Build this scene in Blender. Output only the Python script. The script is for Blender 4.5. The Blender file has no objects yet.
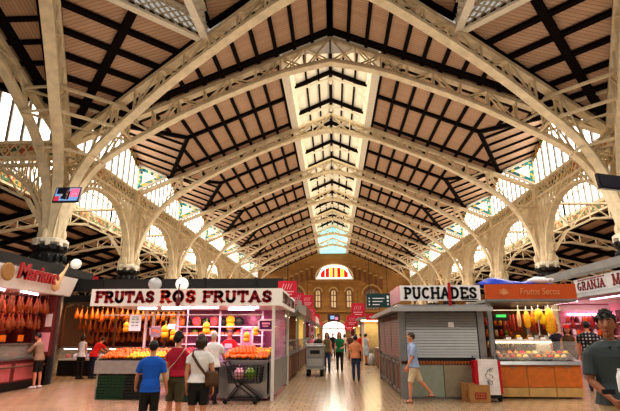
import bpy, math, random
from math import sin, cos, pi, radians, sqrt, atan, atan2, hypot
from mathutils import Vector as V, Matrix
random.seed(7)
S = bpy.context.scene
COL = S.collection
# ------------------------------------------------------------------ camera
F = 460.0; CX, CY = 310.0, 205.5; HC = 1.70
PITCH = atan((334.0 - CY) / F); YAW = atan((334.0 - CX) * cos(PITCH) / F)
FW = V((-sin(YAW) * cos(PITCH), cos(YAW) * cos(PITCH), sin(PITCH)))
RT = V((cos(YAW), sin(YAW), 0)); UP = RT.cross(FW)
cam = bpy.data.cameras.new('camera'); camo = bpy.data.objects.new('camera', cam); COL.objects.link(camo)
cam.sensor_width = 36; cam.lens = F / 620 * 36; cam.clip_end = 400
camo.matrix_world = Matrix(((RT.x, UP.x, -FW.x, 0), (RT.y, UP.y, -FW.y, 0), (RT.z, UP.z, -FW.z, HC), (0, 0, 0, 1)))
S.camera = camo
def ray(x, y): return RT * ((x - CX) / F) + UP * ((CY - y) / F) + FW
def atz(x, y, z=0.0): d = ray(x, y); return V((0, 0, HC)) + d * ((z - HC) / d.z)
def aty(x, y, Y): d = ray(x, y); return V((0, 0, HC)) + d * (Y / d.y)
def atx(x, y, X): d = ray(x, y); return V((0, 0, HC)) + d * (X / d.x)

# ------------------------------------------------------------------ materials
def lin(c):
    c = c / 255.0
    return c / 12.92 if c <= 0.04045 else ((c + 0.055) / 1.055) ** 2.4
def L3(c): return (lin(c[0]), lin(c[1]), lin(c[2]), 1)
MATS = {}
def mat(name, c, rough=0.6, metal=0.0, em=0.0, ec=None, var=0.12, scale=6.0, alpha=1.0, bump=0.0, spec=0.5, trans=0.0):
    m = bpy.data.materials.new(name); m.use_nodes = True
    nt = m.node_tree; n = nt.nodes; b = n['Principled BSDF']
    b.inputs['Roughness'].default_value = rough; b.inputs['Metallic'].default_value = metal
    b.inputs['Specular IOR Level'].default_value = spec
    b.inputs['Alpha'].default_value = alpha
    b.inputs['Transmission Weight'].default_value = trans
    tc = n.new('ShaderNodeTexCoord'); nz = n.new('ShaderNodeTexNoise'); nz.inputs['Scale'].default_value = scale
    nz.inputs['Detail'].default_value = 4
    nt.links.new(tc.outputs['Object'], nz.inputs['Vector'])
    rp = n.new('ShaderNodeValToRGB'); a = L3(c)
    rp.color_ramp.elements[0].position = 0.3; rp.color_ramp.elements[1].position = 0.7
    rp.color_ramp.elements[0].color = (a[0] * (1 - var), a[1] * (1 - var), a[2] * (1 - var), 1)
    rp.color_ramp.elements[1].color = (min(1, a[0] * (1 + var)), min(1, a[1] * (1 + var)), min(1, a[2] * (1 + var)), 1)
    nt.links.new(nz.outputs['Fac'], rp.inputs['Fac']); nt.links.new(rp.outputs['Color'], b.inputs['Base Color'])
    if em > 0:
        b.inputs['Emission Color'].default_value = L3(ec or c); b.inputs['Emission Strength'].default_value = em
    if bump > 0:
        bp = n.new('ShaderNodeBump'); bp.inputs['Strength'].default_value = bump; bp.inputs['Distance'].default_value = 0.02
        nt.links.new(nz.outputs['Fac'], bp.inputs['Height']); nt.links.new(bp.outputs['Normal'], b.inputs['Normal'])
    MATS[name] = m
    return m
def glass(name, tint=(235, 240, 238), alpha=0.14):
    m = mat(name, tint, 0.05, alpha=alpha, var=0.02); return m
def cells(name, cols, scale, rough=0.5, em=0.0):
    """mosaic of little coloured cells"""
    m = mat(name, cols[0], rough); nt = m.node_tree; n = nt.nodes; b = n['Principled BSDF']
    vo = n.new('ShaderNodeTexVoronoi'); vo.inputs['Scale'].default_value = scale
    tc = n.new('ShaderNodeTexCoord'); nt.links.new(tc.outputs['Object'], vo.inputs['Vector'])
    sp = n.new('ShaderNodeSeparateColor'); nt.links.new(vo.outputs['Color'], sp.inputs['Color'])
    rp = n.new('ShaderNodeValToRGB'); rp.color_ramp.interpolation = 'CONSTANT'
    els = rp.color_ramp.elements
    while len(els) < len(cols): els.new(0.5)
    for i, c in enumerate(cols): els[i].position = i / len(cols); els[i].color = L3(c)
    nt.links.new(sp.outputs['Red'], rp.inputs['Fac']); nt.links.new(rp.outputs['Color'], b.inputs['Base Color'])
    if em: nt.links.new(rp.outputs['Color'], b.inputs['Emission Color']); b.inputs['Emission Strength'].default_value = em
    return m
def bricky(name, c1, c2, mortar, w, h, rough=0.5, msize=0.02, axes='XY', offset=0.5, bump=0.0, squash=1.0):
    m = mat(name, c1, rough); nt = m.node_tree; n = nt.nodes; b = n['Principled BSDF']
    tc = n.new('ShaderNodeTexCoord'); sx = n.new('ShaderNodeSeparateXYZ'); cx = n.new('ShaderNodeCombineXYZ')
    nt.links.new(tc.outputs['Object'], sx.inputs[0])
    nt.links.new(sx.outputs[axes[0]], cx.inputs['X']); nt.links.new(sx.outputs[axes[1]], cx.inputs['Y'])
    br = n.new('ShaderNodeTexBrick'); br.offset = offset; br.inputs['Scale'].default_value = 1
    br.inputs['Brick Width'].default_value = w; br.inputs['Row Height'].default_value = h
    br.inputs['Mortar Size'].default_value = msize; br.inputs['Mortar Smooth'].default_value = 0.3
    br.inputs['Color1'].default_value = L3(c1); br.inputs['Color2'].default_value = L3(c2); br.inputs['Mortar'].default_value = L3(mortar)
    nt.links.new(cx.outputs[0], br.inputs['Vector'])
    nz = n.new('ShaderNodeTexNoise'); nz.inputs['Scale'].default_value = 0.6; nz.inputs['Detail'].default_value = 6
    nt.links.new(tc.outputs['Object'], nz.inputs['Vector'])
    mx = n.new('ShaderNodeMix'); mx.data_type = 'RGBA'; mx.blend_type = 'MULTIPLY'; mx.inputs[0].default_value = 0.35
    nt.links.new(br.outputs['Color'], mx.inputs[6]); nt.links.new(nz.outputs['Color'], mx.inputs[7])
    hs = n.new('ShaderNodeRGBToBW'); nt.links.new(nz.outputs['Color'], hs.inputs[0]); nt.links.new(hs.outputs[0], mx.inputs[7])
    nt.links.new(mx.outputs[2], b.inputs['Base Color'])
    return m
M = MATS
bricky('floor_tile', (198, 172, 138), (186, 160, 128), (150, 126, 98), 0.30, 0.30, 0.22, 0.012)
bricky('roof_board', (214, 178, 148), (202, 166, 136), (148, 114, 90), 30, 0.16, 0.75, 0.012)
bricky('roof_board_cross', (214, 178, 148), (202, 166, 136), (148, 114, 90), 0.16, 30, 0.75, 0.012, offset=0)
bricky('ochre_stone', (180, 134, 74), (164, 118, 62), (150, 108, 58), 1.2, 0.45, 0.8, 0.015, axes='XZ')
mat('lantern_board', (232, 220, 200), 0.8, var=0.05, em=0.16)  # pale tone and slight glow stand in for daylight from the lantern sides
mat('dark_timber', (20, 11, 8), 0.85, var=0.3, spec=0.15)
mat('cream_iron', (226, 210, 178), 0.5, var=0.14, scale=2.5)
mat('pale_iron', (232, 224, 206), 0.5, var=0.06)
mat('dark_iron', (20, 18, 16), 0.55, var=0.3)
mat('bright_pane', (255, 253, 246), 0.35, em=3.4, ec=(255, 250, 240), var=0.02)
mat('lantern_pane', (255, 250, 238), 0.35, em=1.3, ec=(255, 246, 228), var=0.02)
mat('mullion', (150, 148, 142), 0.6)
cells('mosaic_teal', [(20, 120, 120), (40, 160, 150), (220, 190, 60), (15, 90, 110), (235, 225, 190)], 5.5, em=0.12)
cells('mosaic_orange', [(200, 150, 60), (60, 100, 60), (190, 90, 40), (220, 200, 150), (90, 120, 60)], 4.5, em=0.05)
mat('opal', (245, 245, 232), 0.4, em=0.35, var=0.03)
mat('plaster', (190, 160, 110), 0.8)
mat('steel', (170, 172, 172), 0.28, 0.9, var=0.1, scale=3)
mat('zinc', (150, 152, 152), 0.45, 0.6, var=0.1, scale=3)
mat('grey_panel', (150, 146, 140), 0.5, var=0.1)
mat('pale_green_panel', (150, 160, 146), 0.3, 0.1, var=0.08)
mat('tan_panel', (150, 140, 118), 0.35, 0.1, var=0.08)
mat('black', (14, 13, 13), 0.5, var=0.2)
mat('black_plastic', (20, 20, 22), 0.35, var=0.2)
mat('white_paint', (228, 224, 216), 0.5, var=0.04)
mat('paper', (240, 238, 238), 0.7, var=0.03, em=0.06)
mat('sign_white', (240, 236, 228), 0.4, var=0.03, em=0.1)  # faint glow added to keep the boards white; not lit signs
mat('letter_red', (158, 14, 24), 0.4, var=0.08)
mat('letter_orange', (226, 60, 24), 0.4, var=0.08)
mat('letter_black', (22, 20, 24), 0.4, var=0.08)
mat('script_red', (170, 16, 20), 0.35, var=0.1)
mat('orange_fascia', (206, 92, 32), 0.45, var=0.06)
mat('faint_letter', (224, 160, 110), 0.5, var=0.05)
mat('orange_wood', (206, 120, 50), 0.35, var=0.12, scale=9)
mat('pale_wood', (206, 172, 110), 0.4, var=0.12)
mat('dark_wood', (96, 60, 38), 0.5, var=0.2)
mat('red_brown_shutter', (128, 84, 78), 0.5, var=0.08)
mat('shutter_grey', (178, 180, 180), 0.45, 0.35, var=0.04)
mat('red_panel', (190, 20, 50), 0.5, var=0.08, em=0.05)
mat('red_cloth', (186, 16, 30), 0.7)
mat('blue_tarp', (18, 62, 190), 0.45, var=0.15, bump=0.4)
mat('board_green', (22, 62, 60), 0.4, var=0.08)
mat('carton', (170, 128, 78), 0.8, var=0.1)
mat('carton_print', (160, 50, 40), 0.8)
mat('green_crate', (18, 60, 34), 0.5, var=0.15)
mat('black_crate', (24, 28, 26), 0.5, var=0.15)
mat('tube_light', (255, 225, 240), 0.4, em=9.0, ec=(255, 205, 232))
mat('tube_warm', (255, 235, 200), 0.4, em=8.0, ec=(255, 226, 180))
mat('pink_wall', (232, 170, 190), 0.5, var=0.06)
bricky('pink_brick', (236, 172, 186), (228, 160, 176), (206, 130, 150), .4, .2, .35, .02, axes='XZ')
mat('pink_deep', (168, 96, 130), 0.5, var=0.06)
mat('pink_tile', (236, 176, 186), 0.35, var=0.05)
mat('yellow_lit_wall', (236, 206, 120), 0.6, em=0.25)  # yellow lamplight put into the wall colour, plus a glow
mat('maroon_wall', (110, 40, 36), 0.6)
mat('warm_brown', (120, 76, 46), 0.6, var=0.2)
glass('case_glass'); glass('front_glass', (220, 230, 215), 0.22)
mat('ham_skin', (168, 84, 34), 0.4, var=0.3, scale=9)
mat('ham_gold', (192, 104, 38), 0.4, var=0.25, scale=9)
mat('ham_fat', (232, 196, 150), 0.5, var=0.1)
mat('hoof', (40, 26, 20), 0.5)
mat('sausage', (150, 42, 30), 0.45, var=0.25, scale=12)
mat('meat', (206, 80, 70), 0.4, var=0.3, scale=14)
mat('orange_fruit', (244, 122, 12), 0.4, var=0.12, scale=12)
mat('lemon', (250, 206, 40), 0.4, var=0.1)
mat('red_fruit', (196, 28, 32), 0.35, var=0.2)
mat('green_fruit', (110, 150, 40), 0.4, var=0.2)
mat('purple_fruit', (84, 36, 84), 0.4, var=0.2)
mat('melon', (206, 190, 90), 0.5, var=0.2)
mat('dark_melon', (40, 60, 36), 0.4, var=0.25)
mat('pumpkin', (220, 140, 60), 0.5, var=0.15)
mat('banana', (246, 206, 40), 0.45, var=0.12)
mat('snack_yellow', (240, 180, 40), 0.35, var=0.2, scale=20)
mat('snack_orange', (228, 120, 30), 0.35, var=0.2, scale=20)
mat('basket', (176, 130, 70), 0.7, var=0.2, scale=20)
mat('screen', (60, 30, 40), 0.2, em=0.2)
mat('screen_red', (210, 60, 80), 0.3, em=0.5)
mat('screen_blue', (120, 160, 215), 0.3, em=0.6)
mat('screen_pink', (240, 120, 160), 0.3, em=0.6)
mat('screen_dark', (24, 20, 34), 0.3, em=0.1)
mat('screen_skin', (216, 168, 140), 0.3, em=0.4)
mat('flag_red', (206, 24, 20), 0.4, em=0.6)
mat('flag_yellow', (250, 200, 30), 0.4, em=0.9)
mat('rubber', (18, 18, 18), 0.7)
mat('skin', (206, 146, 114), 0.55, var=0.06)
mat('skin_tan', (164, 110, 82), 0.5, var=0.06)
mat('eye_white', (170, 160, 152), 0.3)
mat('lips', (150, 78, 66), 0.5)
mat('hair_black', (20, 15, 13), 0.5, var=0.3, scale=30)
mat('hair_brown', (58, 36, 24), 0.5, var=0.3, scale=30)
mat('hair_red', (150, 84, 40), 0.5, var=0.25, scale=30)
mat('hair_grey', (200, 192, 184), 0.6, var=0.15, scale=30)
def cloth(name, c): return mat('cloth_' + name, c, 0.85, var=0.14, scale=5, bump=0.25)
for nm, c in dict(blue=(24, 92, 190), maroon=(164, 24, 50), white=(228, 224, 222), black=(18, 17, 20), olive=(78, 74, 48), khaki=(176, 152, 116),
                  denim=(52, 66, 96), light_blue=(150, 170, 200), orange=(222, 148, 104), green=(34, 116, 70), tan=(150, 128, 104), slate=(70, 80, 82),
                  red=(214, 30, 28), pink=(226, 130, 160), dusk=(110, 96, 66), grey=(160, 170, 178), navy=(26, 30, 48), brown=(92, 66, 44), beige=(206, 190, 160)).items(): cloth(nm, c)

# ------------------------------------------------------------------ mesh builder
def frame(d, up=V((0, 0, 1))):
    d = d.normalized()
    if abs(d.dot(up)) > 0.995: up = V((0, 1, 0)) if abs(d.y) < 0.9 else V((1, 0, 0))
    s = d.cross(up).normalized(); return d, s, s.cross(d)
class MB:
    def __init__(self): self.v = []; self.f = []; self.m = []; self.mats = []
    def mi(self, m):
        if m is None: return 0
        if m not in self.mats: self.mats.append(m)
        return self.mats.index(m)
    def add(self, vs, fs, m=None):
        o = len(self.v); k = self.mi(m); self.v += [V(p) for p in vs]
        for f in fs: self.f.append([i + o for i in f]); self.m.append(k)
    def poly(self, pts, m=None): self.add(pts, [range(len(pts))], m)
    def hexa(self, p, m=None):
        self.add(p, [(0, 3, 2, 1), (4, 5, 6, 7), (0, 1, 5, 4), (1, 2, 6, 5), (2, 3, 7, 6), (3, 0, 4, 7)], m)
    def box(self, x0, x1, y0, y1, z0, z1, m=None):
        self.hexa([(x0, y0, z0), (x1, y0, z0), (x1, y1, z0), (x0, y1, z0), (x0, y0, z1), (x1, y0, z1), (x1, y1, z1), (x0, y1, z1)], m)
    def cbox(self, c, sx, sy, sz, m=None, rz=0.0):
        R = Matrix.Rotation(rz, 3, 'Z'); c = V(c)
        self.hexa([c + R @ V((a * sx / 2, b * sy / 2, d * sz / 2)) for d in (-1, 1) for a, b in ((-1, -1), (1, -1), (1, 1), (-1, 1))], m)
    def bar(self, p, q, w, h, m=None, up=(0, 0, 1)):
        p, q = V(p), V(q); d, s, u = frame(q - p, V(up))
        self.hexa([p - s * w / 2 - u * h / 2, p + s * w / 2 - u * h / 2, p + s * w / 2 + u * h / 2, p - s * w / 2 + u * h / 2,
                   q - s * w / 2 - u * h / 2, q + s * w / 2 - u * h / 2, q + s * w / 2 + u * h / 2, q - s * w / 2 + u * h / 2], m)
    def strip(self, pts, w, h, side, m=None):
        """a swept rectangular bar through pts; 'side' is the constant width axis"""
        side = V(side).normalized(); pts = [V(p) for p in pts]; n = len(pts); vs = []
        for i, p in enumerate(pts):
            d = (pts[min(i + 1, n - 1)] - pts[max(i - 1, 0)]).normalized(); u = side.cross(d).normalized()
            vs += [p - side * w / 2 - u * h / 2, p + side * w / 2 - u * h / 2, p + side * w / 2 + u * h / 2, p - side * w / 2 + u * h / 2]
        fs = [(0, 1, 2, 3), (4 * n - 1, 4 * n - 2, 4 * n - 3, 4 * n - 4)]
        for i in range(n - 1):
            for k in range(4): fs.append((4 * i + k, 4 * i + 4 + k, 4 * i + 4 + (k + 1) % 4, 4 * i + (k + 1) % 4))
        self.add(vs, fs, m)
    def tube(self, pts, r, n=8, m=None, up=(0, 0, 1), cap=True):
        pts = [V(p) for p in pts]; k = len(pts); vs = []
        if not isinstance(r, (list, tuple)): r = [r] * k
        s0 = None
        for i, p in enumerate(pts):
            d = (pts[min(i + 1, k - 1)] - pts[max(i - 1, 0)])
            if d.length < 1e-9: d = V((0, 0, 1))
            d.normalize()
            if s0 is None: _, s, u = frame(d, V(up))
            else:
                s = s0 - d * s0.dot(d)
                s = s.normalized() if s.length > 1e-6 else frame(d)[1]
                u = s.cross(d)
            s0 = s
            a, b = r[i] if isinstance(r[i], (tuple, list)) else (r[i], r[i])
            for j in range(n):
                t = 2 * pi * j / n; vs.append(p + s * (a * cos(t)) + u * (b * sin(t)))
        fs = []
        for i in range(k - 1):
            for j in range(n): fs.append((i * n + j, i * n + (j + 1) % n, (i + 1) * n + (j + 1) % n, (i + 1) * n + j))
        if cap: fs += [list(range(n))[::-1], [(k - 1) * n + j for j in range(n)]]
        self.add(vs, fs, m)
    def lathe(self, prof, n=14, m=None, c=(0, 0, 0)):
        c = V(c); vs = []; k = len(prof)
        for r, z in prof:
            for j in range(n): t = 2 * pi * j / n; vs.append(c + V((r * cos(t), r * sin(t), z)))
        fs = [(i * n + j, i * n + (j + 1) % n, (i + 1) * n + (j + 1) % n, (i + 1) * n + j) for i in range(k - 1) for j in range(n)]
        fs += [list(range(n))[::-1], [(k - 1) * n + j for j in range(n)]]
        self.add(vs, fs, m)
    def ball(self, c, r, n=12, k=8, m=None, R=None):
        if not isinstance(r, (tuple, list)): r = (r, r, r)
        c = V(c); vs = []; fs = []
        def P(a, t):
            p = V((r[0] * sin(a) * cos(t), r[1] * sin(a) * sin(t), r[2] * cos(a)))
            return c + (R @ p if R else p)
        vs.append(P(0, 0))
        for i in range(1, k):
            for j in range(n): vs.append(P(pi * i / k, 2 * pi * j / n))
        vs.append(P(pi, 0)); e = len(vs) - 1
        for j in range(n): fs.append((0, 1 + j, 1 + (j + 1) % n)); fs.append((e, e - n + (j + 1) % n, e - n + j))
        for i in range(k - 2):
            for j in range(n): a = 1 + i * n; fs.append((a + j, a + n + j, a + n + (j + 1) % n, a + (j + 1) % n))
        self.add(vs, fs, m)
    def prism(self, pts, ext, m=None):
        pts = [V(p) for p in pts]; ext = V(ext); n = len(pts)
        self.add(pts + [p + ext for p in pts], [list(range(n))[::-1], list(range(n, 2 * n))] + [(i, (i + 1) % n, n + (i + 1) % n, n + i) for i in range(n)], m)
    def mesh(self, name, xf=None, off=None, smooth=False, mats=None):
        me = bpy.data.meshes.new(name)
        vs = self.v
        if xf: vs = [xf(p) for p in vs]
        if off is not None: vs = [p - off for p in vs]
        me.from_pydata([tuple(p) for p in vs], [], self.f)
        names = self.mats or [mats]
        for mn in names: me.materials.append(MATS[mn])
        for p, k in zip(me.polygons, self.m): p.material_index = min(k, len(names) - 1); p.use_smooth = smooth
        me.validate(); me.update()
        return me
def thing(name, label, cat, loc=(0, 0, 0), rz=0.0, group=None):
    o = bpy.data.objects.new(name, None); COL.objects.link(o); o.empty_display_size = 0.2
    o.location = loc; o.rotation_euler = (0, 0, rz); o['label'] = label; o['category'] = cat
    if group: o['group'] = group
    return o
def part(mb, name, m, parent, smooth=False, label=None, world=False, xf=None, kind=None):
    off = V(parent.location) if world else None
    if world and parent.parent is not None: off = V(parent.parent.location)
    me = mb.mesh(name, xf, off, smooth, m); o = bpy.data.objects.new(name, me); COL.objects.link(o); o.parent = parent
    if label: o['label'] = label
    if kind: o['kind'] = kind
    return o
def solo(mb, name, m, label=None, cat=None, loc=(0, 0, 0), rz=0.0, group=None, smooth=False, kind=None, world=False, xf=None):
    me = mb.mesh(name, xf, V(loc) if world else None, smooth, m); o = bpy.data.objects.new(name, me); COL.objects.link(o)
    o.location = loc; o.rotation_euler = (0, 0, rz)
    if label: o['label'] = label
    if cat: o['category'] = cat
    if group: o['group'] = group
    if kind: o['kind'] = kind
    return o
def struct(mb, name, m=None, xf=None, smooth=False):
    return solo(mb, name, m, kind='structure', xf=xf, smooth=smooth)
def dup(root, loc, rot=(0, 0, 0), label=None, group=None, sc=None):
    r = root.copy(); COL.objects.link(r); r.location = loc; r.rotation_euler = rot if isinstance(rot, tuple) else (0, 0, rot)
    if sc: r.scale = (sc, sc, sc) if not isinstance(sc, tuple) else sc
    if label: r['label'] = label
    if group: r['group'] = group
    for ch in list(root.children):
        c = ch.copy(); COL.objects.link(c); c.parent = r
        for g in list(ch.children):
            d = g.copy(); COL.objects.link(d); d.parent = c
    return r
def kids(root): return list(root.children)
ORD = ['first', 'second', 'third', 'fourth', 'fifth', 'sixth', 'seventh', 'eighth', 'ninth', 'tenth', 'eleventh', 'twelfth']

# ------------------------------------------------------------------ lettering
def arc(cx, cy, rx, ry, a0, a1, n=12): return [(cx + rx * cos(radians(a0 + (a1 - a0) * i / n)), cy + ry * sin(radians(a0 + (a1 - a0) * i / n))) for i in range(n + 1)]
GL = {
 'F': (.85, [[(.2, 0), (.2, 1)], [(.2, .92), (.82, .92)], [(.2, .52), (.62, .52)], [(.8, .95), (.8, .72)]], [(.2, 0), (.2, 1)]),
 'R': (.95, [[(.2, 0), (.2, 1)], [(.2, .92), (.5, .92)] + arc(.5, .71, .22, .21, 90, -90) + [(.2, .5)], [(.48, .5), (.78, .02)]], [(.2, 0), (.2, 1), (.82, 0)]),
 'U': (.95, [[(.18, 1), (.18, .35)] + arc(.46, .35, .28, .29, 180, 360) + [(.74, 1)]], [(.18, 1), (.74, 1)]),
 'T': (.9, [[(.45, 0), (.45, 1)], [(.06, .92), (.84, .92)], [(.09, .95), (.09, .7)], [(.81, .95), (.81, .7)]], [(.45, 0)]),
 'A': (1.0, [[(.12, 0), (.48, .96)], [(.48, .96), (.86, 0)], [(.26, .34), (.72, .34)]], [(.12, 0), (.86, 0)]),
 'S': (.85, [[(.7, .7), (.66, .86), (.44, .93), (.22, .86), (.17, .7), (.28, .57), (.56, .45), (.7, .31), (.66, .14), (.44, .07), (.2, .13), (.14, .3)]], []),
 'O': (1.0, [arc(.48, .5, .34, .42, 0, 360, 22)], []),
 'C': (.92, [arc(.48, .5, .34, .42, 48, 312, 18)], []),
 'G': (1.0, [arc(.48, .5, .34, .42, 48, 335, 18), [(.5, .42), (.86, .42)]], []),
 'P': (.85, [[(.2, 0), (.2, 1)], [(.2, .92), (.48, .92)] + arc(.48, .69, .22, .23, 90, -90) + [(.2, .46)]], [(.2, 0), (.2, 1)]),
 'H': (1.0, [[(.18, 0), (.18, 1)], [(.8, 0), (.8, 1)], [(.18, .5), (.8, .5)]], [(.18, 0), (.18, 1), (.8, 0), (.8, 1)]),
 'D': (.98, [[(.18, 0), (.18, 1)], [(.18, .92), (.42, .92)] + arc(.42, .5, .36, .42, 90, -90, 14) + [(.18, .08)]], [(.18, 0), (.18, 1)]),
 'E': (.88, [[(.2, 0), (.2, 1)], [(.2, .92), (.8, .92)], [(.2, .5), (.62, .5)], [(.2, .08), (.8, .08)], [(.79, .95), (.79, .76)], [(.79, .05), (.79, .24)]], [(.2, 0), (.2, 1)]),
 'N': (1.0, [[(.16, 0), (.16, 1)], [(.16, .96), (.82, .04)], [(.82, 0), (.82, 1)]], [(.16, 0), (.16, 1), (.82, 1)]),
 'I': (.5, [[(.24, 0), (.24, 1)]], [(.24, 0), (.24, 1)]),
 'J': (.7, [[(.5, 1), (.5, .25)] + arc(.28, .25, .22, .2, 0, -170, 8)], [(.5, 1)]),
 'M': (1.2, [[(.16, 0), (.16, 1)], [(.16, .96), (.58, .1)], [(.58, .1), (1.0, .96)], [(1.0, 0), (1.0, 1)]], [(.16, 0), (.16, 1), (1.0, 0), (1.0, 1)]),
 'V': (.95, [[(.12, 1), (.47, .04)], [(.47, .04), (.82, 1)]], [(.12, 1), (.82, 1)]),
 ' ': (.5, [], []),
}
def word(mb, txt, origin, ux, uz, height, width, depth=0.02, t=0.11, m=None, serif=True, gap=.06):
    """slab letters standing on a board: ux runs along the text, uz up, text squeezed to width"""
    ux, uz = V(ux).normalized(), V(uz).normalized(); nrm = ux.cross(uz) ; o = V(origin)
    tot = sum(GL[c][0] + gap for c in txt) - gap; k = width / (tot * height)
    x = 0.0
    for c in txt:
        w, st, sf = GL[c]
        def P(p): return o + ux * ((x + p[0]) * height * k) + uz * (p[1] * height)
        tt = t * height
        for pl in st:
            for a, b in zip(pl, pl[1:]):
                A, B = P(a), P(b); d = (B - A)
                if d.length < 1e-6: continue
                d.normalize(); mb.bar(A - d * tt * .25, B + d * tt * .25, depth, tt, m, up=nrm.cross(d))
        if serif:
            for p in sf: mb.bar(P((p[0] - .2, p[1] * .88 + .06)), P((p[0] + .2, p[1] * .88 + .06)), depth, height * .12, m, up=uz)
        x += w + gap
def fontmesh(txt, size, shear=0.0, extrude=0.01, offset=0.0):
    cu = bpy.data.curves.new('txt', 'FONT'); cu.body = txt; cu.size = size; cu.shear = shear; cu.extrude = extrude; cu.offset = offset
    cu.align_x = 'CENTER'; cu.align_y = 'CENTER'
    ob = bpy.data.objects.new('txt', cu); COL.objects.link(ob); dg = bpy.context.evaluated_depsgraph_get()
    me = bpy.data.meshes.new_from_object(ob.evaluated_get(dg)); bpy.data.objects.remove(ob); bpy.data.curves.remove(cu)
    return me
def fontpart(txt, size, m, parent, loc, rot, name='lettering', shear=0.0, offset=0.0, sx=1.0):
    me = fontmesh(txt, size, shear, 0.01, offset); me.materials.clear(); me.materials.append(MATS[m])
    o = bpy.data.objects.new(name, me); COL.objects.link(o); o.parent = parent; o.location = loc; o.rotation_euler = rot; o.scale = (sx, 1, 1)
    return o
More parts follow.
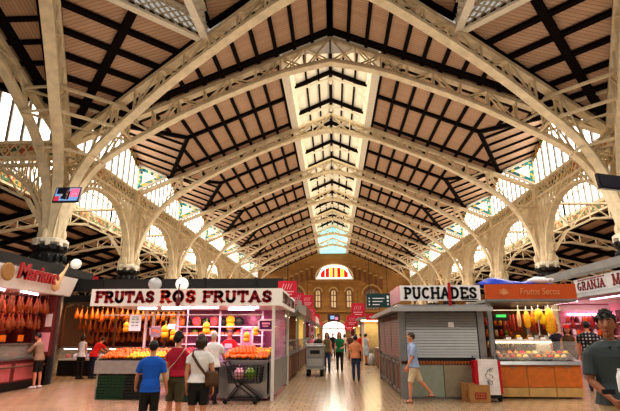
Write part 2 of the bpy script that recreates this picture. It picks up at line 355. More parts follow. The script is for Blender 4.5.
# ================================================================== PEOPLE
def voxel(mb, size, m, name, smooth=2, extra=None, scale=1.0):
    me = bpy.data.meshes.new(name); me.from_pydata([tuple(p) for p in mb.v], [], mb.f); me.update()
    o = bpy.data.objects.new(name, me); COL.objects.link(o)
    a = o.modifiers.new('r', 'REMESH'); a.mode = 'VOXEL'; a.voxel_size = size
    if smooth: b = o.modifiers.new('s', 'SMOOTH'); b.factor = .5; b.iterations = smooth
    dg = bpy.context.evaluated_depsgraph_get(); new = bpy.data.meshes.new_from_object(o.evaluated_get(dg))
    bpy.data.objects.remove(o); bpy.data.meshes.remove(me)
    vs = [v.co.copy() for v in new.vertices]; fs = [list(p.vertices) for p in new.polygons]; bpy.data.meshes.remove(new)
    out = MB(); out.add(vs, fs)
    if extra: out.add(extra.v, extra.f)
    out.v = [p * scale for p in out.v]
    return out
def person(label, loc, rz, h=1.72, fem=False, lean=0.0, turn=0.0, nod=0.0, armL=(0, .12, .15, 0), armR=(0, .12, .15, 0), legL=(0, 0), legR=(0, 0),
           top='white', sleeve=.55, hem=.86, bottom='black', blen=1.0, skirt=False, hair='short', hairm='hair_black', shoe='black', skin='skin', vox=.015, face=False, sandals=False, cap=None, collar=False, wide=1.0, group=None, apron=None):
    k = h / 1.75
    root = thing('person', label, 'person', loc, rz, group)
    def lr(p):
        p = V(p)
        if p.z <= .95: return p
        q = p - V((0, 0, .95)); c, s = cos(lean), sin(lean); return V((q.x, q.y * c + q.z * s, q.z * c - q.y * s + .95))
    def hd(p):
        p = V(p) - V((0, 0, 1.5)); c, s = cos(nod), sin(nod); p = V((p.x, p.y * c + p.z * s, p.z * c - p.y * s))
        c, s = cos(turn), sin(turn); p = V((p.x * c - p.y * s, p.x * s + p.y * c, p.z)); return lr(p + V((0, 0, 1.5)))
    f = fem
    T = [(.80, .10, .09), (.86, .165 if f else .155, .11), (.95, .17 if f else .158, .115), (1.07, .125 if f else .145, .09 if f else .1), (1.2, .145 if f else .162, .115 if f else .11), (1.32, .16 if f else .185, .115), (1.405, .16 if f else .185, .095), (1.45, .115, .075), (1.485, .062, .062)]
    T = [(z, a * wide, b) for z, a, b in T]
    sh = (.165 if f else .19) * wide
    def arms(spec, s):
        p, ab, pf, ai = spec; A = lr((s * sh, -.005, 1.383))
        d = V((s * sin(ab), sin(p) * cos(ab), -cos(p) * cos(ab))); d2 = V((s * sin(ai), sin(pf) * cos(ai), -cos(pf) * cos(ai)))
        E = A + d * .29; Wr = E + d2 * .25; return A, E, Wr, d, d2
    def legs(spec, s):
        t, sh_ = spec; A = V((s * .085, 0, .9)); d = V((s * .03, sin(t), -cos(t))); K = A + d * .42; d2 = V((0, sin(sh_), -cos(sh_))); An = K + d2 * .42; return A, K, An
    AR = {s: arms(armL if s < 0 else armR, s) for s in (-1, 1)}; LG = {s: legs(legL if s < 0 else legR, s) for s in (-1, 1)}
    drop = min(min(LG[s][2].z for s in (-1, 1)) - .075, .3)
    body = MB()
    body.tube([lr((0, 0, z)) for z, a, b in T], [(a - .012, b - .012) for z, a, b in T], 14)
    body.tube([lr((0, -.012, 1.42)), lr((0, -.006, 1.49)), hd((0, .0, 1.57))], [.062, .052, .05], 10)
    body.ball(hd((0, .012, 1.635)), (.073, .092, .105), 14, 10); body.ball(hd((0, .032, 1.568)), (.05, .056, .058), 12, 8)
    body.tube([hd((0, .095, 1.645)), hd((0, .118, 1.605)), hd((0, .1, 1.595))], [.01, .017, .014], 6)
    body.ball(hd((0, .092, 1.56)), (.026, .012, .011), 8, 6); body.ball(hd((0, .085, 1.525)), (.022, .016, .016), 8, 6)
    for s in (-1, 1):
        body.ball(hd((s * .076, -.005, 1.62)), (.012, .022, .032), 8, 6)
        body.ball(hd((s * .034, .082, 1.665)), (.026, .014, .008), 8, 5)
        A, E, Wr, d, d2 = AR[s]
        body.tube([A + V((-s * .02, 0, .0)), A + d * .1, A + d * .2, E, E + d2 * .06, E + d2 * .15, Wr], [.052, .05, .044, .037, .04, .034, .025], 10)
        A, K, An = LG[s]
        body.tube([A + V((0, 0, .03)), A.lerp(K, .3), A.lerp(K, .7), K, K.lerp(An, .25), K.lerp(An, .65), An], [.09, .082, .065, .053, .058, .042, .034], 10)
        body.tube([An + V((0, -.05, -.05)), An + V((0, .03, -.035)), An + V((0, .11, -.055)), An + V((0, .17, -.062))], [(.032, .026), (.036, .04), (.042, .024), (.03, .014)], 8)
    hand = MB()
    for s in (-1, 1):
        A, E, Wr, d, d2 = AR[s]; fw = V((0, 1, 0)); n = V((s, 0, 0))
        if abs(d2.y) > .7: fw = V((0, 0, 1))
        if abs(d2.x) > .7: n = V((0, 1, 0))
        sd = d2.cross(n).normalized(); sd = sd if sd.dot(fw) > 0 else -sd; n = d2.cross(sd).normalized()
        if n.x * s > 0: n = -n          # palm side, toward the body
        hand.tube([Wr - d2 * .02, Wr + d2 * .02, Wr + d2 * .06, Wr + d2 * .09], [(.024, .02), (.036, .019), (.042, .018), (.038, .014)], 8, up=n)
        for i, (o, L) in enumerate(((.03, .07), (.011, .08), (-.009, .074), (-.028, .058))):
            b0 = Wr + d2 * .085 + sd * o; b1 = b0 + d2 * L * .45 + n * .006; b2 = b1 + d2 * L * .3 + n * L * .22; b3 = b2 + d2 * L * .12 + n * L * .25
            hand.tube([b0, b1, b2, b3], [.0095, .009, .008, .006], 6)
        t0 = Wr + d2 * .03 + sd * .03; hand.tube([t0, t0 + d2 * .03 + sd * .022 + n * .006, t0 + d2 * .06 + sd * .026 + n * .016], [.013, .011, .008], 6)
    up_ = V((0, 0, -drop))
    def fin(mb): 
        mb.v = [p + up_ * k for p in mb.v]; return mb
    part(fin(voxel(body, vox, skin, 'body', 2, hand, k)), 'body', skin, root, True)
    # clothes
    c = MB()
    rings = [(z, a, b) for z, a, b in T if z >= hem + .02 and z < 1.47]
    a0, b0 = [(a, b) for z, a, b in T if z >= hem - .01][0]
    hemw = .02
    rings = [(hem, a0 + .012, b0 + .012)] + rings + [(1.465, .095, .075)]
    c.tube([lr((0, 0, z)) for z, a, b in rings], [(a + .016 + max(0, 1.1 - z) * .12, b + .018 + max(0, 1.1 - z) * .12) for z, a, b in rings], 16)
    if sleeve > 0:
        for s in (-1, 1):
            A, E, Wr, d, d2 = AR[s]
            if sleeve <= 1: c.tube([A + V((-s * .04, 0, .0)), A + d * .05, A + d * .29 * sleeve], [.06, .066, .066 if sleeve < .9 else .055], 10)
            else: c.tube([A + V((-s * .04, 0, .0)), A + d * .05, E, E.lerp(Wr, sleeve - 1)], [.066, .066, .055, .042], 10)
    part(fin(voxel(c, vox, None, 'shirt', 2, None, k)), 'shirt', top if top in MATS else 'cloth_' + top, root, True, label=None)
    if collar:
        c = MB(); c.tube([lr((0, -.02, 1.455)), lr((0, -.008, 1.5))], [(.085, .075), (.066, .062)], 14, cap=False)
        for s in (-1, 1): c.prism([lr((s * .008, .085, 1.44)), lr((s * .062, .055, 1.49)), lr((s * .085, .07, 1.43)), lr((s * .045, .115, 1.39))], (0, .008, 0))
        part(fin(voxel_none(c, k)), 'collar', top if top in MATS else 'cloth_' + top, root, True)
    c = MB()
    if skirt:
        c.tube([(0, 0, 1.06), (0, 0, .95), (0, 0, .86), (0, .0, .9 - .42 * blen)], [(.15, .12), (.185, .135), (.195, .15), (.21, .17)], 16)
    else:
        c.tube([(0, 0, 1.02), (0, 0, .95), (0, 0, .86), (0, 0, .8)], [(.15 * wide, .118), (.176 * wide, .134), (.18 * wide, .132), (.1, .1)], 14)
        for s in (-1, 1):
            A, K, An = LG[s]; loose = .022
            pts = [A + V((0, 0, .02)), A.lerp(K, .35), A.lerp(K, .7)]; rr = [.105, .1, .084]
            if blen < .6: pts.append(A.lerp(K, blen * 2)) if blen * 2 > .75 else None; rr.append(.084) if blen * 2 > .75 else None
            else: pts += [K, K.lerp(An, .4), K.lerp(An, min(1, (blen - .5) * 2))]; rr += [.072, .07, .055]
            c.tube(pts, rr, 10)
    part(fin(voxel(c, vox, None, 'trousers', 2, None, k)), 'skirt' if skirt else ('shorts' if blen < .7 else 'trousers'), bottom if bottom in MATS else 'cloth_' + bottom, root, True)
    if apron:
        c = MB(); c.prism([lr((-.13, .15, .62)), lr((.13, .15, .62)), lr((.14, .15, 1.1)), lr((.1, .145, 1.35)), lr((-.1, .145, 1.35)), lr((-.14, .15, 1.1))], (0, .012, 0)); part(fin(voxel_none(c, k)), 'apron', apron, root)
    for s in (-1, 1):
        A, K, An = LG[s]; c = MB()
        if sandals:
            c.tube([An + V((0, -.07, -.07)), An + V((0, .05, -.068)), An + V((0, .18, -.07))], [(.038, .01), (.042, .01), (.04, .01)], 8); c.strip([An + V((-.045, .09, -.06)), An + V((0, .1, -.02)), An + V((.045, .09, -.06))], .03, .012, (0, 1, 0))
        else: c.tube([An + V((0, -.075, -.045)), An + V((0, -.03, -.03)), An + V((0, .05, -.03)), An + V((0, .12, -.045)), An + V((0, .185, -.055))], [(.026, .026), (.04, .044), (.043, .044), (.047, .03), (.03, .018)], 8)
        c.v = [p * k for p in c.v]; part(fin(c), 'shoe', shoe if shoe in MATS else 'cloth_' + shoe, root, True)
    # hair
    c = MB(); c.ball((0, -.004, 1.655), (.087, .104, .104), 16, 12)
    keep = []
    for fc in c.f:
        m = sum((c.v[i] for i in fc), V((0, 0, 0))) / len(fc)
        if m.z < 1.57 or (m.y > .045 and m.z < 1.688) or (m.y > -.01 and m.z < 1.64): continue
        keep.append(fc)
    c.f = keep; c.m = [0] * len(keep)
    if hair == 'long':
        c.tube([(0, -.055, 1.68), (0, -.075, 1.58), (0, -.085, 1.48), (0, -.08, 1.39)], [(.082, .045), (.088, .05), (.092, .045), (.075, .03)], 12)
        for s in (-1, 1): c.tube([(s * .07, .0, 1.69), (s * .085, .0, 1.6), (s * .085, .005, 1.5), (s * .075, .01, 1.42)], [.025, .03, .028, .015], 8)
    elif hair == 'bob':
        c.tube([(0, -.045, 1.68), (0, -.06, 1.6), (0, -.06, 1.53), (0, -.05, 1.5)], [(.085, .055), (.095, .06), (.09, .055), (.06, .035)], 12)
        for s in (-1, 1): c.tube([(s * .075, .01, 1.69), (s * .085, .012, 1.6), (s * .08, .01, 1.53)], [.02, .028, .015], 8)
    elif hair == 'tail':
        c.tube([(0, -.09, 1.69), (0, -.14, 1.66), (0, -.15, 1.58), (0, -.13, 1.5)], [.03, .035, .03, .012], 8)
    elif hair == 'full':
        c.ball((0, -.05, 1.64), (.084, .06, .09), 12, 8); rnd = random.Random(4)
        for i in range(90):
            th = rnd.uniform(0, 2 * pi); ph = rnd.uniform(0, 1.25)
            d = V((sin(ph) * cos(th), sin(ph) * sin(th), cos(ph))); p = V((0, -.004, 1.655)) + V((d.x * .08, d.y * .096, d.z * .1))
            if p.y > .05 and p.z < 1.7: continue
            tip = p + d * .016 + V((rnd.uniform(-.012, .012), rnd.uniform(0, .014) if d.y > 0 else rnd.uniform(-.01, 0), -.022 + .03 * d.z))
            c.tube([p - d * .01, p + d * .008, tip], [.02, .015, .004], 5)
        for s in (-1, 1): c.tube([(s * .072, .03, 1.7), (s * .077, .02, 1.64)], [.02, .008], 6)
    c.v = [hd(p) * k for p in c.v]; part(fin(c), 'hair', hairm, root, True)
    if cap:
        c = MB(); c.lathe([(.093, 1.68), (.094, 1.71), (.075, 1.76), (.03, 1.78), (.001, 1.785)], 14); c.tube([(0, .06, 1.69), (0, .17, 1.675)], [(.075, .012), (.05, .008)], 8)
        c.v = [hd(p) * k for p in c.v]; part(fin(c), 'cap', 'cloth_' + cap, root, True, label='%s cap' % cap)
    if face:
        for s in (-1, 1):
            c = MB(); c.ball((s * .031, .09, 1.642), (.013, .006, .0042), 8, 6, 'eye_white'); c.ball((s * .031, .0945, 1.642), (.0085, .003, .0048), 8, 6, 'hair_black')
            c.v = [hd(p) * k for p in c.v]; part(fin(c), 'eye', None, root, True)
            c = MB(); c.tube([(s * .012, .1, 1.668), (s * .032, .098, 1.674), (s * .052, .084, 1.666)], [.004, .006, .003], 6); c.v = [hd(p) * k for p in c.v]; part(fin(c), 'eyebrow', 'hair_black', root, True)
        c = MB(); c.tube([(-.026, .094, 1.559), (0, .105, 1.563), (.026, .094, 1.559)], [.004, .008, .004], 6); c.v = [hd(p) * k for p in c.v]; part(fin(c), 'lips', 'lips', root, True)
    return root
def voxel_none(mb, k):
    mb.v = [p * k for p in mb.v]; return mb
bricky('plaid', (232, 230, 232), (70, 74, 84), (34, 36, 46), .1, .1, .85, .03, axes='XZ', offset=0)
R90 = pi / 2
# shoppers seen from behind at the fruit counter
b = aty(153.5, 350, 8.1)
person('boy in a bright blue t-shirt and black shorts seen from behind', (b.x, 8.1, 0), .12, 1.58, armL=(.15, .3, .75, .25), armR=(.1, .22, .5, .1), top='blue', hem=.84, bottom='black', blen=.46, sleeve=.75, shoe='white', wide=.93, vox=.013)
b = aty(178, 350, 8.9)
person('woman in a maroon t-shirt and olive shorts seen from behind', (b.x, 8.9, 0), -.25, 1.72, fem=True, armL=(.2, .2, .9, .1), armR=(.3, .18, 1.4, .1), top='maroon', hem=.95, bottom='olive', blen=.46, sleeve=.6, shoe='brown', vox=.013, hair='full')
b = aty(201, 350, 8.2)
person('woman in a white t-shirt and black shorts with a brown shoulder bag', (b.x, 8.2, 0), .1, 1.69, fem=True, armL=(-.05, .16, .15, -.02), armR=(-.05, .2, .2, .05), top='white', hem=.93, bottom='black', blen=.4, sleeve=.5, hair='bob', hairm='hair_brown', shoe='white', vox=.013, wide=1.04)
b = aty(213, 350, 12.35)
person('grey-haired man in a white shirt and black trousers at the fruit counter', (b.x, 12.35, 0), .0, 1.76, lean=.06, armL=(.4, .1, 1.2, .1), armR=(.5, .12, 1.2, 0), top='white', sleeve=.7, bottom='black', hairm='hair_grey', turn=-.3, wide=1.05)
b = aty(229.5, 345, 14.6)
person('fruit seller in a white apron smiling behind the oranges', (b.x, 14.6, 0), pi, 1.82, fem=True, armL=(.3, .15, 1.0, 0), armR=(.3, .15, 1.0, 0), top='red', sleeve=.5, bottom='navy', hair='tail', hairm='hair_brown', face=True, apron='cloth_white')
# ham stalls
person('man in a tan shirt and dark shorts leaning on the ham counter', (-9.72, 15.5, 0), R90 + .15, 1.74, lean=.16, nod=.15, armL=(.7, .1, 1.3, 0), armR=(.6, .1, 1.3, 0), top='tan', sleeve=1.7, bottom='black', blen=.48, shoe='white', legL=(.05, -.05), legR=(-.1, -.1))
b = aty(81, 360, 18.7)
person('woman in a white sleeveless top and dark trousers facing the far ham counter', (b.x, 18.7, 0), -.2, 1.66, fem=True, armL=(.1, .12, .4, 0), top='white', sleeve=0, bottom='black', hairm='hair_brown', hair='bob')
b = aty(93, 360, 18.9)
person('person in a red t-shirt bending over the far ham counter', (b.x, 18.9, 0), -.5, 1.66, lean=.5, nod=.3, armL=(.8, .15, 1.2, 0), armR=(.9, .1, 1.3, 0), top='red', sleeve=.7, bottom='navy')
# along the central aisle
def aisle(px, Y, *a, **kw):
    p = aty(px, 350, Y); return person(a[0], (p.x, Y, 0), *a[1:], **kw)
aisle(327, 22.3, 'woman in an olive top and dark jeans walking beside the metal trolley', pi, 1.76, fem=True, armL=(.1, .1, .3, 0), top='dusk', sleeve=0, bottom='denim', hair='long', hairm='hair_brown', legL=(.12, 0), legR=(-.1, -.25), face=True)
aisle(339.5, 22.7, 'woman in a green top and black trousers with long auburn hair', pi, 1.78, fem=True, armL=(.1, .25, 1.3, -.5), armR=(0, .15, .3, 0), top='green', sleeve=.4, bottom='black', hair='long', hairm='hair_red', legL=(.16, .05), legR=(-.1, -.3), face=True)
aisle(355.5, 18.5, 'man in a salmon shirt and blue jeans walking away down the aisle', .0, 1.64, armL=(.1, .2, .5, .1), armR=(-.1, .2, .3, .05), top='orange', sleeve=.8, bottom='denim', legL=(.1, -.15), legR=(-.1, -.2), shoe='black', wide=1.05)
aisle(366.5, 27.8, 'woman in a grey-blue dress standing beside the cream kiosk', -.9, 1.72, fem=True, top='grey', sleeve=0, bottom='grey', skirt=True, blen=.95, hair='tail', hairm='hair_black', armL=(.2, .1, .8, 0))
aisle(318.5, 25.5, 'man in a black shirt walking behind the metal trolley', pi, 1.70, top='black', sleeve=.8, bottom='navy', face=True)
aisle(312.5, 28.5, 'woman in a pink top beside the stall counters', -.4 + pi, 1.66, fem=True, top='pink', bottom='khaki', hair='bob', hairm='hair_brown')
aisle(361, 31.5, 'person in a red top browsing behind the woman in the dress', .6, 1.72, top='red', bottom='navy', hairm='hair_brown')
aisle(350.5, 34, 'person in a dark brown top deep in the aisle', pi, 1.72, top='brown', bottom='black', hair='bob', hairm='hair_brown', fem=True)
aisle(333, 37, 'man in a navy shirt deep in the aisle near the doorway', pi, 1.74, top='navy', bottom='black')
aisle(344.5, 45, 'person in a white top far down the aisle', 0, 1.7, top='white', bottom='denim', fem=True, hair='long')
aisle(328.5, 52, 'person in a light blue top far down the aisle', pi, 1.72, top='light_blue', bottom='black')
aisle(356.5, 40, 'person in an orange top far down the aisle', 0, 1.68, top='orange', bottom='navy', fem=True, hair='tail')
# the man striding past the closed shutters
b = aty(409.5, 350, 12.9)
person('man in a light blue polo shirt and beige shorts striding past the closed kiosk', (b.x + .08, 12.9, 0), R90, 1.74, lean=.03, armL=(.25, .12, .5, 0), armR=(-.1, .12, .45, 0), legL=(.28, .06), legR=(-.42, -.75), top='light_blue', sleeve=.8, bottom='beige', blen=.5, sandals=True, shoe='brown', hairm='hair_brown', wide=1.05, collar=True)
# the man close by
b = aty(608.5, 340, 5.4)
person('young man in a slate grey polo shirt with tousled black hair looking aside', (b.x + .01, 5.4, 0), pi - .2, 1.925, nod=.02, turn=-.42, armL=(.05, .12, 1.0, -.1), armR=(.1, .13, .75, -.5), top='slate', sleeve=.85, hem=.88, bottom='beige', blen=.5, hair='full', skin='skin_tan', vox=.008, face=True, collar=True, wide=1.02)
# across the orange stall
b = aty(587, 330, 15.6)
person('man in a black and white checked shirt with his back turned', (b.x, 15.6, 0), -.5, 2.08, top='plaid', sleeve=.7, bottom='denim', wide=1.1)
b = aty(567, 330, 16.4)
person('woman in a red cap and strappy pink top', (b.x, 16.4, 0), pi - .4, 1.96, fem=True, top='brown', sleeve=0, bottom='denim', hair='long', hairm='hair_brown', cap='red', face=True)
b = aty(555.5, 330, 17.3)
person('man in a dark navy t-shirt beside the woman in the red cap', (b.x, 17.3, 0), pi + .3, 2.04, top='navy', bottom='black', sleeve=.6, face=True)
# bags carried
def shoulder_bag(label, loc, m, pts, sz):
    root = thing('shoulder_bag', label, 'bag', loc)
    a = MB(); w, d, h_ = sz; a.tube([(0, 0, -h_ / 2), (0, 0, -h_ * .3), (0, 0, h_ * .3), (0, 0, h_ / 2)], [(w * .42, d * .4), (w * .5, d * .5), (w * .48, d * .5), (w * .4, d * .25)], 12); part(a, 'pouch', m, root, True)
    a = MB(); a.strip([V(p) - V(loc) for p in pts], .045, .012, (0, 0, 1) if False else (.5, 0, .85)); part(a, 'strap', m, root)
b = aty(201, 350, 8.2); x = b.x
shoulder_bag('brown shoulder bag hanging at the hip of the woman in white', (x + .24, 8.1, .98), 'cloth_brown', [(x - .13, 8.2, 1.43), (x - .1, 8.06, 1.36), (x + .02, 8.03, 1.2), (x + .14, 8.04, 1.06), (x + .22, 8.08, 1.02)], (.24, .1, .24))
b = aty(178, 350, 8.9); x = b.x
shoulder_bag('cream cloth bag slung across the back of the woman in maroon', (x - .2, 8.76, .98), 'cloth_beige', [(x + .15, 8.9, 1.46), (x + .14, 8.75, 1.38), (x + .02, 8.72, 1.2), (x - .12, 8.74, 1.06), (x - .19, 8.78, 1.02)], (.24, .1, .22))
# ================================================================== THE HALL
W = 14.1; Y0 = 22.0; DY = 9.05; ZR = 17.64; SL = 0.425; NB = 7
def YK(k): return Y0 + DY * k
def zr(x): return ZR - SL * abs(x)
SIDE = {1: 'right', -1: 'left'}
def side(s): return lambda p: V((p.x * s, p.y, p.z))
def mirror(s): return lambda p: V(((W + (p.y - Y0)) * s, Y0 + (p.x - W), p.z))   # the crossing hall, mirrored about the pier's diagonal
YE = 86.0
# floor
mb = MB(); mb.poly([(-40, -14, 0), (40, -14, 0), (40, YE + 8, 0), (-40, YE + 8, 0)]); struct(mb, 'floor', 'floor_tile')

# ---------------------------------------------------------------- roofs
LX = 2.85
XA, XP = 11.7, 9.1
ZA, ZP = zr(XA), zr(XP); ZB, ZG = 13.6, 15.7
def timber(mb, p, q, w=.2, h=.3): mb.bar(p, q, w, h, 'dark_timber')
def half_bay(k, xf, xin=LX, y0=None, rafter=True, cross=False):
    ya = YK(k) if y0 is None else y0; yb = ya + DY; ym = (ya + yb) / 2
    mb = MB(); bm = 'roof_board_cross' if cross else 'roof_board'
    e = 0.06
    mb.poly([(xin, ya, zr(xin)), (XA, ya, ZA), (XP, ym, ZP), (XA, yb, ZA), (xin, yb, zr(xin))], bm)
    mb.poly([(XA, ya, ZA), (XP, ym, ZP), (W, ym, ZG), (W, ya, ZB)], bm)
    mb.poly([(XA, yb, ZA), (XP, ym, ZP), (W, ym, ZG), (W, yb, ZB)], bm)
    x = xin + 0.1
    while x < XA:
        if x < XP: timber(mb, (x, ya, zr(x) - .07), (x, yb, zr(x) - .07), .17, .14)
        else:
            t = (x - XP) / (XA - XP) * DY / 2
            for a, b in ((ya, ym - t), (ym + t, yb)): pass
            timber(mb, (x, ya, zr(x) - .07), (x, ya + DY / 2 - t, zr(x) - .07), .17, .14)
            timber(mb, (x, yb - DY / 2 + t, zr(x) - .07), (x, yb, zr(x) - .07), .17, .14)
        x += 0.97
    timber(mb, (xin, ym, zr(xin) - .09), (XP, ym, ZP - .09), .24, .18)
    for y in (ya + .75, yb - .75): timber(mb, (xin, y, zr(xin) - .08), (XA - .5, y, zr(XA - .5) - .08), .22, .16)
    for y in (ya, yb):
        timber(mb, (XP, ym, ZP - .1), (XA, y, ZA - .1), .24, .2)
        d = -1 if y == ya else 1
        for i in range(1, 6):
            f = i / 6
            p = V((XP + (XA - XP) * f, ym + (y - ym) * f, ZP + (ZA - ZP) * f - .06)); q = V((W, ym + (y - ym) * f, ZG + (ZB - ZG) * f - .06))
            timber(mb, p, q, .15, .12)
        timber(mb, (XA, y - d * .12, ZA - .1), (W, y - d * .12, ZB - .06), .18, .14)
    timber(mb, (XP, ym, ZP - .08), (W, ym, ZG - .08), .18, .16)
    struct(mb, 'ceiling', xf=xf)
for k in range(NB):
    for s in (1, -1): half_bay(k, side(s))
for s in (1, -1): half_bay(0, mirror(s), cross=True)

# the raised lantern along the ridge
LZ0, LZ1, LZ2 = zr(LX), 20.6, 21.9
mb = MB(); yL1 = YK(NB)
for s in (1, -1):
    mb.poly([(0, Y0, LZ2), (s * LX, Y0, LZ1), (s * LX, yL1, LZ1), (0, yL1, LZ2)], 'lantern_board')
    for i in range(1, 3):
        x = s * LX * i / 3; z = LZ2 - (LZ2 - LZ1) * i / 3 - .1
        mb.bar((x, Y0, z), (x, yL1, z), .14, .2, 'dark_timber')
mb.bar((0, Y0, LZ2 - .14), (0, yL1, LZ2 - .14), .26, .26, 'dark_timber')
for k in range(NB):
    for dy in (1.15, 5.65):
        y = YK(k) + dy
        for s in (1, -1):
            mb.bar((0, y, LZ2 - .25), (s * LX, y, LZ1 - .25), .2, .3, 'dark_timber')
            mb.bar((0, y - .35, LZ2 - 1.05), (s * LX, y - .35, LZ1 - .75), .18, .16, 'pale_iron')
            mb.bar((s * LX, y - .35, LZ1 - 2.0), (s * (LX - .9), y - .35, LZ1 - .7), .12, .1, 'pale_iron')
        mb.ball((0, y - .35, LZ2 - 1.35), (.13, .13, .25), 8, 6, 'pale_iron')
struct(mb, 'ceiling')
WN = [0]
def window(pane, frames, xf=None, pm='bright_pane'):
    WN[0] += 1
    me = frames.mesh('window_%d' % WN[0], xf); o = bpy.data.objects.new('window_%d' % WN[0], me); COL.objects.link(o); o['kind'] = 'structure'
    p = part(pane, 'window_pane', pm, o, xf=xf)
    return o
for s in (1, -1):
    pane = MB(); fr = MB()
    pane.poly([(s * LX, Y0, LZ0), (s * LX, yL1, LZ0), (s * LX, yL1, LZ1), (s * LX, Y0, LZ1)])
    for z in (LZ0, LZ0 + 1.4, LZ0 + 2.8, LZ1 - .1): fr.box(min(s * LX, s * (LX - .12)), max(s * LX, s * (LX - .12)), Y0, yL1, z - .1, z + .1, 'pale_iron')
    for i in range(NB * 6 + 1):
        y = Y0 + DY / 6 * i; fr.cbox((s * (LX - .06), y, (LZ0 + LZ1) / 2), .12, .1, LZ1 - LZ0, 'pale_iron')
    fr.box(min(s * LX, s * (LX - .45)), max(s * LX, s * (LX - .45)), Y0, yL1, LZ0 - .3, LZ0 - .05, 'pale_iron')
    window(pane, fr, pm='lantern_pane')
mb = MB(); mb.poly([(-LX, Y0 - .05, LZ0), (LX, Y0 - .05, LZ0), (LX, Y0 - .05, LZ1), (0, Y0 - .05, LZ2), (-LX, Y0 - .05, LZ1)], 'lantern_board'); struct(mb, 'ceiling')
mb = MB(); fr = MB(); mb.poly([(-LX, yL1 + .05, LZ0 - .2), (LX, yL1 + .05, LZ0 - .2), (LX, yL1 + .05, LZ1), (0, yL1 + .05, LZ2), (-LX, yL1 + .05, LZ1)])
for i in range(-2, 3): fr.cbox((i * 1.1, yL1, (LZ0 + LZ1) / 2), .1, .1, LZ1 - LZ0, 'pale_iron')
for z in (17, 18.4, 19.8): fr.box(-LX, LX, yL1 - .05, yL1 + .05, z - .05, z + .05, 'pale_iron')
MATS['sky_pane'] = mat('sky_pane', (150, 220, 225), .3, em=0.9)
window(mb, fr, pm='sky_pane')

# the roof over the crossing: wedge, hip and the transept's mirrored wedge
YT = 15.9
dl = hypot(W, Y0 - YT); ca, sa = W / dl, (Y0 - YT) / dl
RISE = (ZR - zr(W)) / dl
SV = 9.08                                   # along the diagonal truss up to the dome ring
def along0(t, dz=0): return V((W - ca * t, Y0 - sa * t, zr(W) + RISE * t + dz))
def along1(t, dz=0): return V((W - sa * t, Y0 - ca * t, zr(W) + RISE * t + dz))
for s in (1, -1):
    for xf, cr in ((side(s), False), (mirror(s), True)):
        mb = MB(); mb.poly([(0, Y0, ZR), (0, YT, ZR), (W, Y0, zr(W))], 'roof_board_cross' if cr else 'roof_board')
        x = 0.0
        for i in range(13):
            x = .0 + i * .97; ye = YT + (Y0 - YT) * x / W
            timber(mb, (x, Y0, zr(x) - .07), (x, ye, zr(x) - .07), .18 if i else .32, .15)
        timber(mb, (0, Y0 - .5, ZR - .08), (12.6, Y0 - .5, zr(12.6) - .08), .42, .16)
        timber(mb, (0, YT + .5, ZR - .08), (12.6, YT + .5 + (Y0 - YT) * 12.6 / W, zr(12.6) - .08), .3, .16)
        struct(mb, 'ceiling', xf=xf)
    mb = MB(); mb.poly([along0(0), along0(SV), along1(SV)], 'roof_board')
    for i in range(1, 8):
        t = SV - (SV - .5) * (i - .85) / 7.2
        mb.bar(along0(t, -.08), along1(t, -.08), .3, .16, 'dark_timber')
    mid = (along0(SV) + along1(SV)) / 2; mb.bar(along0(0, -.1), mid - V((0, 0, .1)), .36, .2, 'dark_timber')
    for fn in (along0, along1):
        o = (along1(3) - along0(3)) * (.085 if fn is along0 else -.085)
        mb.bar(fn(0, -.15) + o * .2, fn(SV, -.15) + o, .3, .3, 'dark_timber')
    # first facet of the dome above the ring
    a, b = along0(SV, .9), along1(SV, .9); c0 = V((0, 7.9, a.z))
    a2, b2 = a + (c0 - a) * .35 + V((0, 0, 2.2)), b + (c0 - b) * .35 + V((0, 0, 2.2))
    mb.poly([a, b, b2, a2], 'roof_board')
    for f in (.25, .5, .75): mb.bar(a.lerp(a2, f), b.lerp(b2, f), .3, .3, 'dark_timber')
    for f in (.0, .5, 1): mb.bar(a.lerp(b, f), a2.lerp(b2, f), .3, .3, 'dark_timber')
    v = along0(SV, .55); q0, q1, q2 = V((0, YT, ZR)), V((0, YT - 7, ZR + 2.6)), V((v.x - .2, v.y - 7, v.z + 2.6))
    mb.poly([v, q0, q1, q2], 'roof_board')
    for f in (0, .33, .66): mb.bar(v.lerp(q0, f), q2.lerp(q1, f), .3, .2, 'dark_timber')
    for f in (.0, .3, .6): mb.bar(v.lerp(q2, f), q0.lerp(q1, f), .3, .2, 'dark_timber')
    mb.poly([v, q2, a2, a], 'roof_board')
    struct(mb, 'ceiling', xf=side(s))
